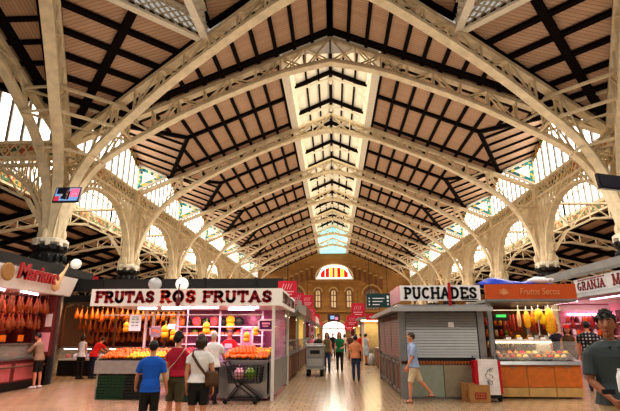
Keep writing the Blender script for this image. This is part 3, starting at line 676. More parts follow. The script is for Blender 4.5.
# ---------------------------------------------------------------- side aisles
X2 = 20.4; XO = 36.0; Z2, ZO = 10.7, 6.6
def zo(x): return Z2 + (ZO - Z2) * (x - X2) / (XO - X2)
for s in (1, -1):
    mb = MB(); ya, yb = Y0, YK(NB)
    mb.poly([(W, ya, 15.75), (X2, ya, 15.4), (X2, yb, 15.4), (W, yb, 15.75)], 'roof_board')
    for i in range(5): mb.bar((W + 1.3 * i + .4, ya, 15.4), (W + 1.3 * i + .4, yb, 15.4), .18, .26, 'dark_timber')
    struct(mb, 'ceiling', xf=side(s))
    mb = MB(); ya = Y0 - 24
    mb.poly([(X2, ya, Z2), (XO, ya, ZO), (XO, yb, ZO), (X2, yb, Z2)], 'roof_board')
    x = X2 + .3
    while x < XO: mb.bar((x, ya, zo(x) - .14), (x, yb, zo(x) - .14), .26, .28, 'dark_timber'); x += 1.35
    for k in range(-2, NB + 1):
        for d in (0, DY / 2): mb.bar((X2, YK(k) + d, zo(X2) - .2), (XO, YK(k) + d, zo(XO) - .2), .34, .36, 'dark_timber')
    struct(mb, 'ceiling', xf=side(s))
    mb = MB(); mb.poly([(XO, -14, 0), (XO, yb, 0), (XO, yb, ZO + .2), (XO, -14, ZO + .2)]); struct(mb, 'wall_' + SIDE[s], 'warm_brown', xf=side(s))
    for k in range(NB):
        y0, y1 = YK(k), YK(k + 1)
        pane = MB(); fr = MB()
        pane.poly([(X2, y0, 11.55), (X2, y1, 11.55), (X2, y1, 15.3), (X2, y0, 15.3)])
        n = 10
        for i in range(n + 1): fr.cbox((X2 - .05, y0 + DY * i / n, 13.45), .1, .2, 3.7, 'mullion')
        for z in (11.6, 13.1, 15.25): fr.cbox((X2 - .05, (y0 + y1) / 2, z), .1, DY, .12, 'cream_iron')
        fr.cbox((X2 - .02, (y0 + y1) / 2, 11.1), .2, DY, .8, 'cream_iron')
        fr.cbox((X2 - .16, (y0 + y1) / 2, 11.12), .06, DY * .9, .5, 'mosaic_orange')
        window(pane, fr, side(s))
        if False:
            pane = MB(); fr = MB(); pane.poly([(XO - .1, y0 + 1, 3.8), (XO - .1, y1 - 1, 3.8), (XO - .1, y1 - 1, 6.2), (XO - .1, y0 + 1, 6.2)])
            for i in range(9): fr.cbox((XO - .15, y0 + 1 + (DY - 2) * i / 8, 5), .1, .1, 2.4, 'mullion')
            window(pane, fr, side(s))

# clerestory windows between the nave columns
def clerestory(k, xf):
    y0, y1 = YK(k), YK(k + 1); ym = (y0 + y1) / 2
    zt = lambda y: ZG - (ZG - ZB) * abs(y - ym) / (DY / 2)
    pane = MB(); fr = MB()
    pane.poly([(W, y0, 11.5), (W, y1, 11.5), (W, y1, ZB), (W, ym, ZG), (W, y0, ZB)])
    n = 11
    for i in range(n + 1):
        y = y0 + DY * i / n; fr.cbox((W - .05, y, (11.5 + zt(y)) / 2), .1, .16, zt(y) - 11.5, 'mullion')
    fr.cbox((W - .06, ym, 11.55), .16, DY, .14, 'cream_iron')
    for y in (y0, y1):
        fr.bar((W - .06, ym, ZG - .06), (W - .06, y, ZB - .06), .12, .12, 'cream_iron')
        fr.prism([(W - .12, ym, ZG - .15), (W - .12, y, ZB - .15), (W - .12, y, ZB - .55), (W - .12, ym, ZG - .55)], (.05, 0, 0), 'mosaic_orange')
    window(pane, fr, xf)
for s in (1, -1):
    for k in range(NB): clerestory(k, side(s))
    clerestory(0, mirror(s))

# ---------------------------------------------------------------- lattice trusses
LOW = [(0, 16.4), (2.5, 15.8), (5.5, 14.6), (8, 13.4), (10, 12.2), (11.5, 11.05), (12.5, 9.9), (13.15, 8.6), (13.55, 7.3), (13.7, 6.2)]
def zlow0(u):
    for (a, za), (b, zb) in zip(LOW, LOW[1:]):
        if a <= u <= b: return za + (zb - za) * (u - a) / (b - a)
    return LOW[-1][1]
def smooth_low(n=3):
    out = []
    P = [V((a, 0, z)) for a, z in LOW]
    for i in range(len(P) - 1):
        p0, p1, p2, p3 = P[max(i - 1, 0)], P[i], P[i + 1], P[min(i + 2, len(P) - 1)]
        for j in range(n):
            t = j / n; out.append(((p1 * 2) + (p2 - p0) * t + (p0 * 2 - p1 * 5 + p2 * 4 - p3) * t * t + (p1 * 3 - p0 - p2 * 3 + p3) * t ** 3) * .5)
    return [(p.x, p.z) for p in out] + [LOW[-1]]
SM = smooth_low()
def half_truss(up, lo, we, fn0, sd, umax=13.9, step=1.25, umin=0.0, webs=2, deep=.15):
    fn = lambda u, z: fn0(u, z)
    zlow = lambda u: zlow0(u) - deep * max(0, min(1, (13.4 - u) / 3.5))
    """fn(u, z) -> point in the truss plane; sd its normal"""
    up.strip([fn(umin, zr(umin) - .33), fn(umax, zr(umax) - .33)], .44, .2, sd)
    pts = [fn(u, z - deep * max(0, min(1, (13.4 - u) / 3.5))) for u, z in SM if umin - .01 <= u <= umax]
    if umin > 0: pts = [fn(umin, zlow(umin))] + pts
    lo.strip(pts, .46, .16, sd); 
    lo.strip([p + V((0, 0, .16)) for p in pts[:-8]], .12, .2, sd)
    n = int((12.2 - umin) / step); sd = V(sd)
    for off in ((-.15, .15) if webs == 2 else (0,)):
        o = sd * off
        for i in range(n):
            u0 = umin + (12.2 - umin) * i / n; u1 = umin + (12.2 - umin) * (i + 1) / n
            a, b = fn(u0, zlow(u0)), fn(u0, zr(u0) - .3); c, d = fn(u1, zlow(u1)), fn(u1, zr(u1) - .3)
            we.bar(a + o, b + o, .07, .11, up=sd)
            if i % 2: we.bar(a + o, d + o, .06, .09, up=sd)
            else: we.bar(b + o, c + o, .06, .09, up=sd)
            if u0 < 3.4: we.bar(a + o, d + o, .06, .07, up=sd); we.bar(b + o, c + o, .06, .07, up=sd)
        for z0, z1 in ((10.2, 11.6), (9.0, 10.6)):
            u = [u for u, z in SM if z <= z0][0]
            we.bar(fn(u, z0) + o, fn(13.95, z1) + o, .06, .09, up=sd); we.bar(fn(u, z0) + o, fn(13.95, z0 - .3) + o, .06, .09, up=sd)
for k in range(NB):
    y = YK(k); root = thing('roof_truss', 'cream iron lattice truss spanning the nave, %s along from the dome crossing' % ORD[k], 'roof truss', (0, y, ZR), group='nave roof trusses')
    up, lo, we = MB(), MB(), MB()
    for s in (1, -1): half_truss(up, lo, we, lambda u, z: V((s * u, y, z)), (0, 1, 0), deep=.5 if k == 0 else .3)
    for a, n in ((up, 'upper_chord'), (lo, 'lower_chord'), (we, 'lattice_web')): part(a, n, 'cream_iron', root, world=True)
# the two-winged truss in front of the first one, and the diagonal ribs
root = thing('crossing_truss', 'big cream lattice truss framing the crossing, in front of the first nave truss', 'roof truss', (0, YT, ZR))
up, lo, we = MB(), MB(), MB()
for s in (1, -1): half_truss(up, lo, we, lambda u, z: V((s * u, YT + (Y0 - YT) * u / W - .12, z)), V((-s * sa, ca, 0)), deep=.45)
for a, n in ((up, 'upper_chord'), (lo, 'lower_chord'), (we, 'lattice_web')): part(a, n, 'cream_iron', root, world=True)
for s in (1, -1):
    m = mirror(s); t0 = m(V((W, Y0, 6)))
    root = thing('dome_rib', 'riveted cream rib rising steeply from the %s crossing pier to the dome' % SIDE[s], 'roof rib', t0)
    up, lo, we = MB(), MB(), MB()
    half_truss(up, lo, we, lambda u, z: m(V((u, YT + (Y0 - YT) * u / W - .12, z))), V((s * ca, -sa, 0)), umin=3.0, deep=.95)
    for a, n in ((up, 'upper_chord'), (lo, 'lower_chord'), (we, 'lattice_web')): part(a, n, 'cream_iron', root, world=True)
    root = thing('transept_truss', 'cream lattice truss leaving the %s crossing pier toward the cross hall' % SIDE[s], 'roof truss', t0)
    up, lo, we = MB(), MB(), MB()
    half_truss(up, lo, we, lambda u, z: m(V((u, Y0, z))), V((1, 0, 0)), umin=1.0)
    for a, n in ((up, 'upper_chord'), (lo, 'lower_chord'), (we, 'lattice_web')): part(a, n, 'cream_iron', root, world=True)
    # pierced ring beam of the dome: one diagonal side and one running toward the camera
    sx = side(s); a, b = sx(along0(SV)), sx(along1(SV)); c = a + V((0, -8.5, 0))
    for p, q, lab in ((a, b, 'white diamond lattice beam on the dome ring above the %s pier' % SIDE[s]), (a, c, 'white lattice beam running lengthwise from the %s wing of the crossing truss' % SIDE[s])):
        root = thing('ring_beam', lab, 'lattice beam', p)
        ch, la = MB(), MB(); H = 1.15; d = (q - p); L = d.length; d.normalize(); sd = V((-d.y, d.x, 0))
        for z in (-.35, H - .35): ch.bar(p + V((0, 0, z)), q + V((0, 0, z)), .34, .13)
        n = int(L / .42)
        for i in range(-3, n + 1):
            for up_ in (0, 1):
                i0, i1 = (i, i + 3); z0, z1 = (-.3, H - .4)
                f0, f1 = max(0, -i) / 3, 1 - max(0, i + 3 - n) / 3
                za, zb = z0 + (z1 - z0) * f0, z0 + (z1 - z0) * f1
                if up_: za, zb = z1 - (z1 - z0) * f0, z1 - (z1 - z0) * f1
                if f1 - f0 < .05: continue
                la.bar(p + d * (L * (i + 3 * f0) / n) + V((0, 0, za)), p + d * (L * (i + 3 * f1) / n) + V((0, 0, zb)), .05, .09, up=sd)
        part(ch, 'chord', 'pale_iron', root, world=True); part(la, 'diamond_lattice', 'pale_iron', root, world=True)
    # tie braces strung between the wings above the pier
    root = thing('brace', 'horizontal cream bracing strung between the riveted ribs above the %s pier' % SIDE[s], 'brace', sx(V((W, Y0, 10))))
    br = MB()
    for z, t in ((12.6, 4.2), (11.5, 4.0), (10.3, 2.4)):
        A, B = sx(along0(t)), sx(along1(t)); A.z = B.z = z; br.bar(A, B, .14, .12); 
        C = sx(V((W - t * .9, Y0, z))); D = m(V((W - t * .9, Y0, z))); br.bar(A, C, .1, .1); br.bar(B, D, .1, .1); br.bar(C, sx(along1(t * .6, z - along1(t * .6).z)), .1, .1); br.bar(D, sx(along0(t * .6, z - along0(t * .6).z)), .1, .1)
    part(br, 'tie_bars', 'cream_iron', root, world=True)

# ---------------------------------------------------------------- columns
def column(k, s, pier=False):
    y = YK(k); r = .56 if pier else .5
    lab = ('massive cream riveted pier where the crossing ribs meet, %s side' if pier else 'cream iron column of the %%s arcade, %s beyond the crossing pier' % (ORD[k - 1] if k else '')) % SIDE[s]
    root = thing('crossing_pier' if pier else 'iron_column', lab, 'column', (s * W, y, 0), group=None if pier else 'nave columns')
    a = MB(); a.lathe([(r * 1.25, 0), (r * 1.25, .5), (r, .7), (r * .96, 4.9)], 16); part(a, 'shaft', 'cream_iron', root, smooth=False)
    a = MB(); a.lathe([(r * 1.0, 4.85), (r * 1.35, 4.95), (r * 1.2, 5.1), (r * 1.15, 5.55), (r * 1.45, 5.7), (r * 1.45, 5.85), (r * 1.1, 5.95)], 16)
    for i in range(12):
        t = 2 * pi * i / 12; c = V((cos(t), sin(t), 0)) * r * 1.3; a.ball(c + V((0, 0, 5.3)), (.11, .11, .2), 6, 5); a.ball(c * 1.12 + V((0, 0, 5.8)), .1, 6, 5)
    part(a, 'capital', 'dark_iron', root)
    a = MB(); a.lathe([(r * 1.15, 5.95), (r * 1.5, 6.05), (r * 1.5, 6.2), (r * 1.2, 6.28)], 8)
    for i in range(8): t = 2 * pi * (i + .5) / 8; a.cbox((cos(t) * r * 1.25, sin(t) * r * 1.25, 6.02), .2, .2, .34, rz=t)
    part(a, 'abacus', 'pale_iron', root)
    a = MB(); w = .55 if pier else .6
    a.lathe([(w * .95, 5.9), (w, 6.1), (w * .92, 6.3), (w * .78, 7.5), (w * .62, 9.5), (w * .55, 11.7)], 8)
    part(a, 'trunk', 'cream_iron', root)
    a = MB(); 
    zt = 7.0 if pier else 7.5
    for sg in (-1, 1):
        pts = [(-s * sg * (W - u), 0, z) for u, z in SM if z <= zt]; pts = [V((p[0] * (1 if sg > 0 else 1), -.11, p[2])) for p in pts]
        a.prism(pts + [V((0, -.11, 6.2)), V((0, -.11, zt))], (0, .22, 0))
        q = [V((-.11, sg * dy, z)) for dy, z in RING if z <= zt - .2]
        a.prism([V((-.11, 0, zt - .2))] + q[::-1] + [V((-.11, 0, 6.2))], (.22, 0, 0))
    part(a, 'bracket', 'cream_iron', root)
    for dx, dy in ((1, 0), (-1, 0), (0, -1), (0, 1)):
        a = MB(); a.ball((dx * (w + .05), dy * (w + .05), 6.45), (.16, .16, .3), 8, 6); a.tube([(dx * (w + .02), dy * (w + .02), 6.6), (dx * w * .9, dy * w * .9, 7.6)], .07, 6); part(a, 'ornament', 'cream_iron', root)
    return root
HS = DY / 2
def ringz(t): return 6.4 + 3.75 * (max(0, 1 - abs(t) ** 2.3)) ** .55
RING = [(HS - (HS - .5) * t, ringz(t)) for t in [1, .985, .95, .9, .84, .76, .66, .55, .42, .28, .14, 0]]   # (offset from the column, z)
def arcade(k, s, xf=None, lab=None):
    y0 = YK(k); xf = xf or side(s)
    root = thing('arcade_arch', lab or 'lattice arch between columns of the %s arcade, %s bay from the crossing' % (SIDE[s], ORD[k]), 'arch', xf(V((W, y0 + HS, 6.4))), group='arcade arches')
    a = MB(); pts = [(W, y0 + o, z) for o, z in RING] + [(W, y0 + DY - o, z) for o, z in RING[::-1][1:]]
    a.strip(pts, .42, .16, (1, 0, 0)); a.strip([V(p) + V((0, 0, .3)) for p in pts[3:-3]], .14, .1, (1, 0, 0)); part(a, 'arch_ring', 'cream_iron', root, world=True, xf=xf)
    a = MB(); a.bar((W, y0, 10.65), (W, y0 + DY, 10.65), .4, .16); a.bar((W, y0, 11.48), (W, y0 + DY, 11.48), .42, .16); part(a, 'beam', 'cream_iron', root, world=True, xf=xf)
    a = MB(); a.cbox((W + .05, y0 + HS, 11.06), .06, DY, .6); part(a, 'frieze', 'mosaic_orange', root, world=True, xf=xf, label='mosaic frieze')
    a = MB(); n = 18
    for off in (-.14, .14):
        for i in range(n + 1):
            y = y0 + .4 + (DY - .8) * i / n; t = (y - y0 - HS) / (HS - .5)
            z = ringz(t) if abs(t) < 1 else 6.4
            yn = y + (DY - .8) / n
            a.bar((W + off, y, max(z, 8.2)), (W + off, y, 10.6), .05, .08, up=(1, 0, 0))
            tn = (yn - y0 - HS) / (HS - .5); zn = ringz(tn) if abs(tn) < 1 else 6.4
            if i < n:
                if 10.6 - max(z, zn) > .5:
                    if i < n / 2: a.bar((W + off, y, max(z, 8.2)), (W + off, yn, 10.6), .05, .07, up=(1, 0, 0))
                    else: a.bar((W + off, y, 10.6), (W + off, yn, max(zn, 8.2)), .05, .07, up=(1, 0, 0))
                if off < 0: a.bar((W - .16, y, 10.7), (W - .16, yn, 11.4), .05, .05, up=(1, 0, 0)); a.bar((W - .16, y, 11.4), (W - .16, yn, 10.7), .05, .05, up=(1, 0, 0))
    part(a, 'lattice_web', 'cream_iron', root, world=True, xf=xf)
for s in (1, -1):
    for k in range(NB): column(k, s, k == 0); arcade(k, s)
    arcade(0, s, mirror(s), 'lattice arch leaving the %s crossing pier along the cross hall' % SIDE[s])
    # triangular mosaic panels where each truss meets the clerestory
    for k in range(1, NB):
        y = YK(k) - .28; A, B, C = V((XA + .2, y, ZA - .1)), V((W - .08, y, ZB - .05)), V((W - .08, y, zr(W) - .1))
        cen = (A + B + C) / 3
        root = thing('mosaic_panel', 'white triangular panel edged in teal mosaic over the %s column of the %s arcade' % (ORD[k - 1], SIDE[s]), 'mosaic panel', side(s)(C), group='mosaic triangles')
        a = MB(); a.prism([A, B, C], (0, .05, 0)); part(a, 'panel', 'opal', root, world=True, xf=side(s))
        a = MB(); b = MB()
        for p, q in ((A, B), (B, C), (C, A)):
            i0, i1, j0, j1 = (p.lerp(cen, f) for f in (.14, .14, .5, .5)), 0, 0, 0
            p0, q0, p1, q1 = p.lerp(cen, .16), q.lerp(cen, .16), p.lerp(cen, .5), q.lerp(cen, .5)
            f = V((0, -.03, 0)); a.prism([p0 + f, q0 + f, q1 + f, p1 + f], (0, .02, 0)); b.bar(p, q, .16, .14)
        part(a, 'mosaic_border', 'mosaic_teal', root, world=True, xf=side(s)); part(b, 'frame', 'pale_iron', root, world=True, xf=side(s))
    # aisle trusses outside the columns
    for k in range(NB):
        y = YK(k); root = thing('aisle_truss', 'cream lattice truss crossing the %s side aisle, %s bay from the crossing' % (SIDE[s], ORD[k]), 'roof truss', (s * W, y, 9), group='aisle trusses')
        a = MB(); b = MB(); U = [(W + .3, 10.3), (X2, zo(X2) - .5), (28, zo(28) - .5), (XO, zo(XO) - .5)]; Lw = [(W + .6, 7.0), (W + 1.6, 8.4), (W + 3.4, 9.2), (X2, 9.3), (24, 8.7), (29, 6.9), (XO, 4.2)]
        a.strip([(x, y, z) for x, z in U], .3, .14, (0, 1, 0)); a.strip([(x, y, z) for x, z in Lw], .3, .14, (0, 1, 0)); part(a, 'chord', 'cream_iron', root, world=True, xf=side(s))
        def zz(L, x):
            for (p, zp), (q, zq) in zip(L, L[1:]):
                if p <= x <= q: return zp + (zq - zp) * (x - p) / (q - p)
            return L[-1][1]
        for i in range(16):
            x0, x1 = W + .7 + i * 1.3, W + .7 + (i + 1) * 1.3
            b.bar((x0, y, zz(Lw, x0)), (x0, y, zz(U, x0)), .06, .09, up=(0, 1, 0))
            b.bar((x0, y, zz(Lw if i % 2 else U, x0)), (x1, y, zz(U if i % 2 else Lw, x1)), .06, .09, up=(0, 1, 0))
        part(b, 'lattice_web', 'cream_iron', root, world=True, xf=side(s))

# ---------------------------------------------------------------- end wall
mb = MB()
DW, DH = 2.1, 3.9
mb.poly([(-XO, YE, 0), (-DW, YE, 0), (-DW, YE, 2.6)] + [(-DW * cos(radians(a)), YE, 2.6 + 1.3 * sin(radians(a))) for a in range(15, 91, 15)] + [(0, YE, 23), (-XO, YE, 23)])
mb.poly([(XO, YE, 0), (DW, YE, 0), (DW, YE, 2.6)] + [(DW * cos(radians(a)), YE, 2.6 + 1.3 * sin(radians(a))) for a in range(15, 91, 15)] + [(0, YE, 23), (XO, YE, 23)])
struct(mb, 'wall_back', 'ochre_stone')
mb = MB()   # string course, arch moulding and brackets
mb.box(-9.5, 9.5, YE - .5, YE, 5.5, 5.85, 'ochre_stone'); mb.box(-4.6, 4.6, YE - .7, YE, 10.9, 11.25, 'ochre_stone')
mb.strip([(DW * 1.25 * cos(radians(a)), YE - .1, 2.5 + 1.7 * sin(radians(a))) for a in range(0, 181, 15)], .3, .3, (0, 1, 0), 'plaster')
for i in range(-9, 10):
    x = i * .98
    if abs(x) > 3.9: mb.box(x - .22, x + .22, YE - .18, YE, zr(x) - 4.2, zr(x) - 2.4, 'warm_brown'); mb.box(x - .3, x + .3, YE - .22, YE, zr(x) - 2.3, zr(x) - 2.05, 'plaster')
struct(mb, 'trim_1')
def arched(x, w, z0, z1, seg=8):
    r = w / 2; return [V((x - r, YE, z0)), V((x + r, YE, z0))] + [V((x + r * cos(pi * i / seg), YE, z1 - r + r * sin(pi * i / seg))) for i in range(seg + 1)]
for x, w, z0, z1 in ((-2.85, 1.05, 6.3, 9.6), (0, 1.05, 6.3, 9.6), (2.85, 1.05, 6.3, 9.6), (-7.0, 2.5, 5.9, 9.8), (7.0, 2.5, 5.9, 9.8)):
    pane = MB(); fr = MB(); pts = arched(x, w, z0, z1); pane.poly([p + V((0, -.06, 0)) for p in pts])
    fr.strip([p + V((0, -.12, 0)) for p in pts + pts[:1]], .24, .26, (0, 1, 0), 'warm_brown')
    n = 2 if w < 2 else 4
    for i in range(1, n): fr.cbox((x - w / 2 + w * i / n, YE - .14, (z0 + z1) / 2 - .1), .14, .1, z1 - z0 - .3, 'warm_brown')
    for z in ((z0 + (z1 - z0) * .35), z0 + (z1 - z0) * .68): fr.cbox((x, YE - .14, z), w, .1, .13, 'warm_brown')
    if w > 2: fr.strip([p + V((0, -.2, 0)) for p in arched(x, w + 1, z0 + .5, z1 + .6)[2:]], .2, .25, (0, 1, 0), 'plaster')
    else: fr.strip([p + V((0, -.2, 0)) for p in arched(x, w + .5, z0, z1 + .35)[2:]], .2, .3, (0, 1, 0), 'plaster')
    window(pane, fr, pm='wall_pane' if 'wall_pane' in MATS else mat('wall_pane', (236, 214, 170), .4, em=.22).name) if w < 2 else window(pane, fr, pm='grey_pane' if 'grey_pane' in MATS else mat('grey_pane', (150, 140, 122), .4).name)
# doorway to the street
pane = MB(); fr = MB(); pane.poly([(-DW, YE + 1.2, 0), (DW, YE + 1.2, 0), (DW, YE + 1.2, 4), (-DW, YE + 1.2, 4)])
for x in (-DW, -.7, .7, DW): fr.cbox((x, YE + 1.1, 2), .1, .1, 4, 'dark_wood')
fr.cbox((0, YE + 1.1, 2.7), 2 * DW, .1, .12, 'dark_wood')
mb = fr; me = mb.mesh('door_1'); o = bpy.data.objects.new('door_1', me); COL.objects.link(o); o['kind'] = 'structure'; part(pane, 'door_glass', 'door_pane' if 'door_pane' in MATS else mat('door_pane', (255, 250, 240), .3, em=1.2).name, o)
# heraldic stained glass in red and yellow bars
root = thing('stained_glass', 'half-round stained glass of red and yellow bars in the end gable', 'stained glass', (0.2, YE - .4, 11.4))
def hd(r, h, x0, x1):
    n = 6; top = [(x0 + (x1 - x0) * i / n) for i in range(n + 1)]
    return [V((x0, 0, 0)), V((x1, 0, 0))] + [V((x, 0, h * max(0, 1 - (abs(x) / r) ** 2.6) ** .5)) for x in top[::-1]]
a = MB(); a.prism(hd(3.4, 2.75, -3.4, 3.4), (0, .1, 0)); part(a, 'surround', 'lantern_pane', root)
bars = [(-2.5, -1.75, 'flag_red'), (-1.6, -.95, 'flag_red'), (-.85, -.4, 'flag_yellow'), (-.35, .1, 'flag_red'), (.15, .5, 'flag_yellow'), (.55, 1.15, 'flag_red'), (1.2, 1.75, 'flag_yellow'), (1.8, 2.5, 'flag_red')]
a = MB()
for x0, x1, m in bars:
    n = 4; top = [x0 + (x1 - x0) * i / n for i in range(n + 1)]
    a.prism([V((x0, -.05, .4)), V((x1, -.05, .4))] + [V((x, -.05, .4 + 1.8 * max(0, 1 - (abs(x) / 2.7) ** 2.4) ** .5)) for x in top[::-1]], (0, .04, 0), m)
part(a, 'coloured_bars', None, root)
a = MB(); a.strip([V((3.45 * cos(radians(t)), -.05, 2.8 * abs(sin(radians(t))) ** .8)) for t in range(0, 181, 10)], .2, .2, (0, 1, 0)); a.bar((-3.45, -.05, 0), (3.45, -.05, 0), .2, .2); a.bar((0, -.08, 0), (0, -.08, 2.7), .1, .16); part(a, 'frame', 'pale_iron', root)
# screen hung above the far doorway
root = thing('television', 'small purple-lit screen hanging over the far doorway', 'television', (0, 70, 4.0))
a = MB(); a.box(-.9, .9, 0, .15, -.5, .55); part(a, 'casing', 'black_plastic', root); a = MB(); a.box(-.8, .8, -.03, 0, -.4, .45, 'screen'); a.box(-.5, .1, -.04, -.03, -.2, .3, 'screen_blue'); a.box(.2, .6, -.04, -.03, -.3, .1, 'screen_pink'); part(a, 'screen', None, root, label='blue and pink picture')
# ================================================================== STALLS
def lamp_area(loc, sx, sy, e, col, rot=(0, 0, 0)): LAMPS.append((loc, sx, sy, e, col, rot))
LAMPS = []
PINK = (1.0, .48, .74); ROSE = (1.0, .55, .60); WARM = (1.0, .80, .52)
# ---------------------------------------------------------------- fruit stall
FX0, FX1, FY0, FY1 = -6.65, -1.92, 13.0, 17.2
root = thing('fruit_stall', 'fruit stall with a long white sign in red letters and pink lit shelves', 'market stall', (-4.3, 13, 0))
def P(mb, name, m, **kw): return part(mb, name, m, root, world=True, **kw)
a = MB(); a.box(-6.55, -4.15, 12.98, 13.04, .66, 1.0); a.box(-6.55, -4.15, 13.0, 14.3, .94, 1.0); a.box(-6.5, -6.42, 13.04, 14.2, 0, .95); a.box(-4.25, -4.17, 13.04, 14.2, 0, .95); P(a, 'counter', 'grey_panel', label='grey counter open beneath')
a = MB(); a.box(-4.1, -3.2, 13.0, 14.3, .12, 1.0); P(a, 'counter', 'dark_wood', label='dark counter')
a = MB(); a.box(-3.1, -1.8, 13.0, 14.4, .06, .96); a.box(-3.12, -1.77, 12.96, 14.4, .96, 1.02)
for x in (-2.85, -2.55, -2.25): a.box(x - .015, x + .015, 12.985, 13.0, .1, .94, 'zinc')
a.mats = ['steel', 'zinc']; P(a, 'counter', None, label='steel fronted counter')
a = MB(); a.hexa([(-6.5, 13.05, 1.0), (-1.8, 13.05, 1.0), (-1.8, 14.3, 1.0), (-6.5, 14.3, 1.0), (-6.5, 13.05, 1.03), (-1.8, 13.05, 1.03), (-1.8, 14.3, 1.3), (-6.5, 14.3, 1.3)]); P(a, 'display_slope', 'black_crate')
for x, y in ((-6.6, 16.4), (-1.66, 13.0), (-6.6, 17.1), (-1.66, 17.1)): a = MB(); a.box(x - .04, x + .04, y - .04, y + .04, 0, 2.5); P(a, 'post', 'white_paint')
a = MB(); a.tube([(-4.25, 13.6, 1.3), (-4.25, 13.6, 2.5)], .02, 6); P(a, 'post', 'white_paint')
a = MB(); a.box(-6.85, -1.45, 12.95, 17.4, 2.50, 2.60); P(a, 'roof', 'white_paint')
a = MB(); a.box(-6.85, -1.45, 12.9, 12.98, 2.46, 2.93); fas = P(a, 'fascia', 'sign_white')
def letters(board, txt, x0, x1, z0, hgt, y, m, **kw):
    b = MB(); word(b, txt, (x0, y, z0), (1, 0, 0), (0, 0, 1), hgt, x1 - x0, **kw); o = part(b, 'lettering', m, board); o.data.transform(Matrix.Translation(-V(board.parent.location))); return o
letters(fas, 'FRUTAS', -6.72, -5.02, 2.555, .3, 12.885, 'letter_red', t=.27)
letters(fas, 'ROS', -4.86, -3.84, 2.55, .32, 12.885, 'letter_orange', t=.29)
letters(fas, 'FRUTAS', -3.66, -1.7, 2.555, .3, 12.885, 'letter_red', t=.27)
a = MB(); a.box(-1.5, -1.43, 12.92, 17.3, 2.46, 2.93); fs2 = P(a, 'fascia', 'sign_white', label='side sign board with dark lettering')
b = MB(); word(b, 'FRUTAS ROS', (-1.42, 13.1, 2.56), (0, 1, 0), (0, 0, 1), .28, 3.9, t=.15); o = part(b, 'lettering', 'dark_wood', fs2); o.data.transform(Matrix.Translation(-V(root.location)))
a = MB(); a.box(-5.3, -1.7, 16.5, 16.56, 0, 2.5); P(a, 'back_wall', 'pink_deep')
for z in (1.35, 1.64, 1.92): a = MB(); a.box(-5.3, -2.4, 15.9, 16.5, z, z + .035); P(a, 'shelf', 'white_paint')
for x in (-5.3, -3.85, -2.4): a = MB(); a.box(x - .03, x + .03, 15.88, 15.94, 0, 2.45); P(a, 'shelf_upright', 'white_paint')
a = MB(); a.tube([(-6.6, 13.2, 2.22), (-1.97, 13.2, 2.22)], .018, 8); P(a, 'rail', 'white_paint')
a = MB(); a.box(-1.665, -1.655, 13.1, 17.0, 1.02, 2.45); P(a, 'side_glass', 'front_glass')
a = MB(); a.box(-1.76, -1.66, 13.1, 17.1, .1, 1.0, 'zinc'); a.mats = ['zinc']; P(a, 'side_panel', None)
for x0, x1, y in ((-5.75, -5.2, 13.6), (-5.0, -4.4, 13.5), (-4.5, -3.3, 13.35), (-3.2, -2.4, 14.2), (-2.7, -2.15, 13.4)):
    a = MB(); a.tube([(x0, y, 2.43), (x1, y, 2.43)], .03, 8); P(a, 'lamp_tube', 'tube_light')
lamp_area((-4.3, 14.2, 2.4), 4.2, 1.6, 105, PINK); lamp_area((-3.6, 15.4, 2.4), 2.8, .5, 42, PINK); lamp_area((-4.3, 12.7, 2.44), 4.4, .3, 50, (1, .62, .8), (-.7, 0, 0))  # last one is an added front light for pink spill outside the stall
# fruit as single pieces, shared meshes
def proto_ball(r, m, name, squash=1.0, stem=None):
    a = MB(); a.ball((0, 0, 0), (r, r, r * squash), 10, 7, m)
    if stem: a.tube([(0, 0, r * squash * .9), (.004, 0, r * squash + .012)], .006, 5, stem)
    return a.mesh(name, smooth=True)
def item(me, name, loc, label, cat, group, rot=(0, 0, 0), sc=1.0):
    o = bpy.data.objects.new(name, me); COL.objects.link(o); o.location = loc; o.rotation_euler = rot; o.scale = (sc, sc, sc) if not isinstance(sc, tuple) else sc
    o['label'] = label; o['category'] = cat
    if group: o['group'] = group
    return o
FR = {n: proto_ball(r, m, n, q, st) for n, r, m, q, st in (('orange', .052, 'orange_fruit', .95, 'green_fruit'), ('lemon', .05, 'lemon', .85, 'green_fruit'), ('apple', .048, 'red_fruit', .92, 'dark_wood'), ('plum', .042, 'purple_fruit', 1, 'dark_wood'), ('pear', .05, 'green_fruit', 1.1, 'dark_wood'), ('peach', .05, 'pumpkin', .95, 'dark_wood'))}
def slope(y): return 1.03 + (y - 13.05) / 1.25 * .27
def pile(kindf, x0, x1, rows, y0=13.12, d=.1, labels=None, grp=None):
    n = int((x1 - x0) / d)
    for r in range(rows):
        y = y0 + r * d * .95
        for i in range(n):
            x = x0 + (i + .5 + (.5 if r % 2 else 0)) * d
            if x > x1: continue
            k = kindf(x, r); z = slope(y) + .045
            item(FR[k], k, (x + random.uniform(-.02, .02), y + random.uniform(-.02, .02), z + random.uniform(-.012, .02)), labels[k], k, grp[k], (random.uniform(-.5, .5), random.uniform(-.5, .5), random.uniform(0, 6)))
lab = dict(orange='orange in the sloping pile at the far end of the grey counter', lemon='yellow lemon in the pile in front of the oranges on the grey counter', apple='red apple on the fruit slope between the shoppers', plum='dark purple plum on the fruit slope between the shoppers', pear='green pear on the fruit slope between the shoppers')
grp = dict(orange='oranges over the grey counter', lemon='lemons over the grey counter', apple='apples on the fruit slope', plum='plums on the fruit slope', pear='pears on the fruit slope')
pile(lambda x, r: 'lemon' if (x > -5.75 and r < 5) else 'orange', -6.45, -4.75, 9, labels=lab, grp=grp)
pile(lambda x, r: ('plum', 'apple', 'pear', 'apple')[int((x + 7) / .42 + r // 5) % 4], -4.65, -3.3, 10, labels=lab, grp=grp)
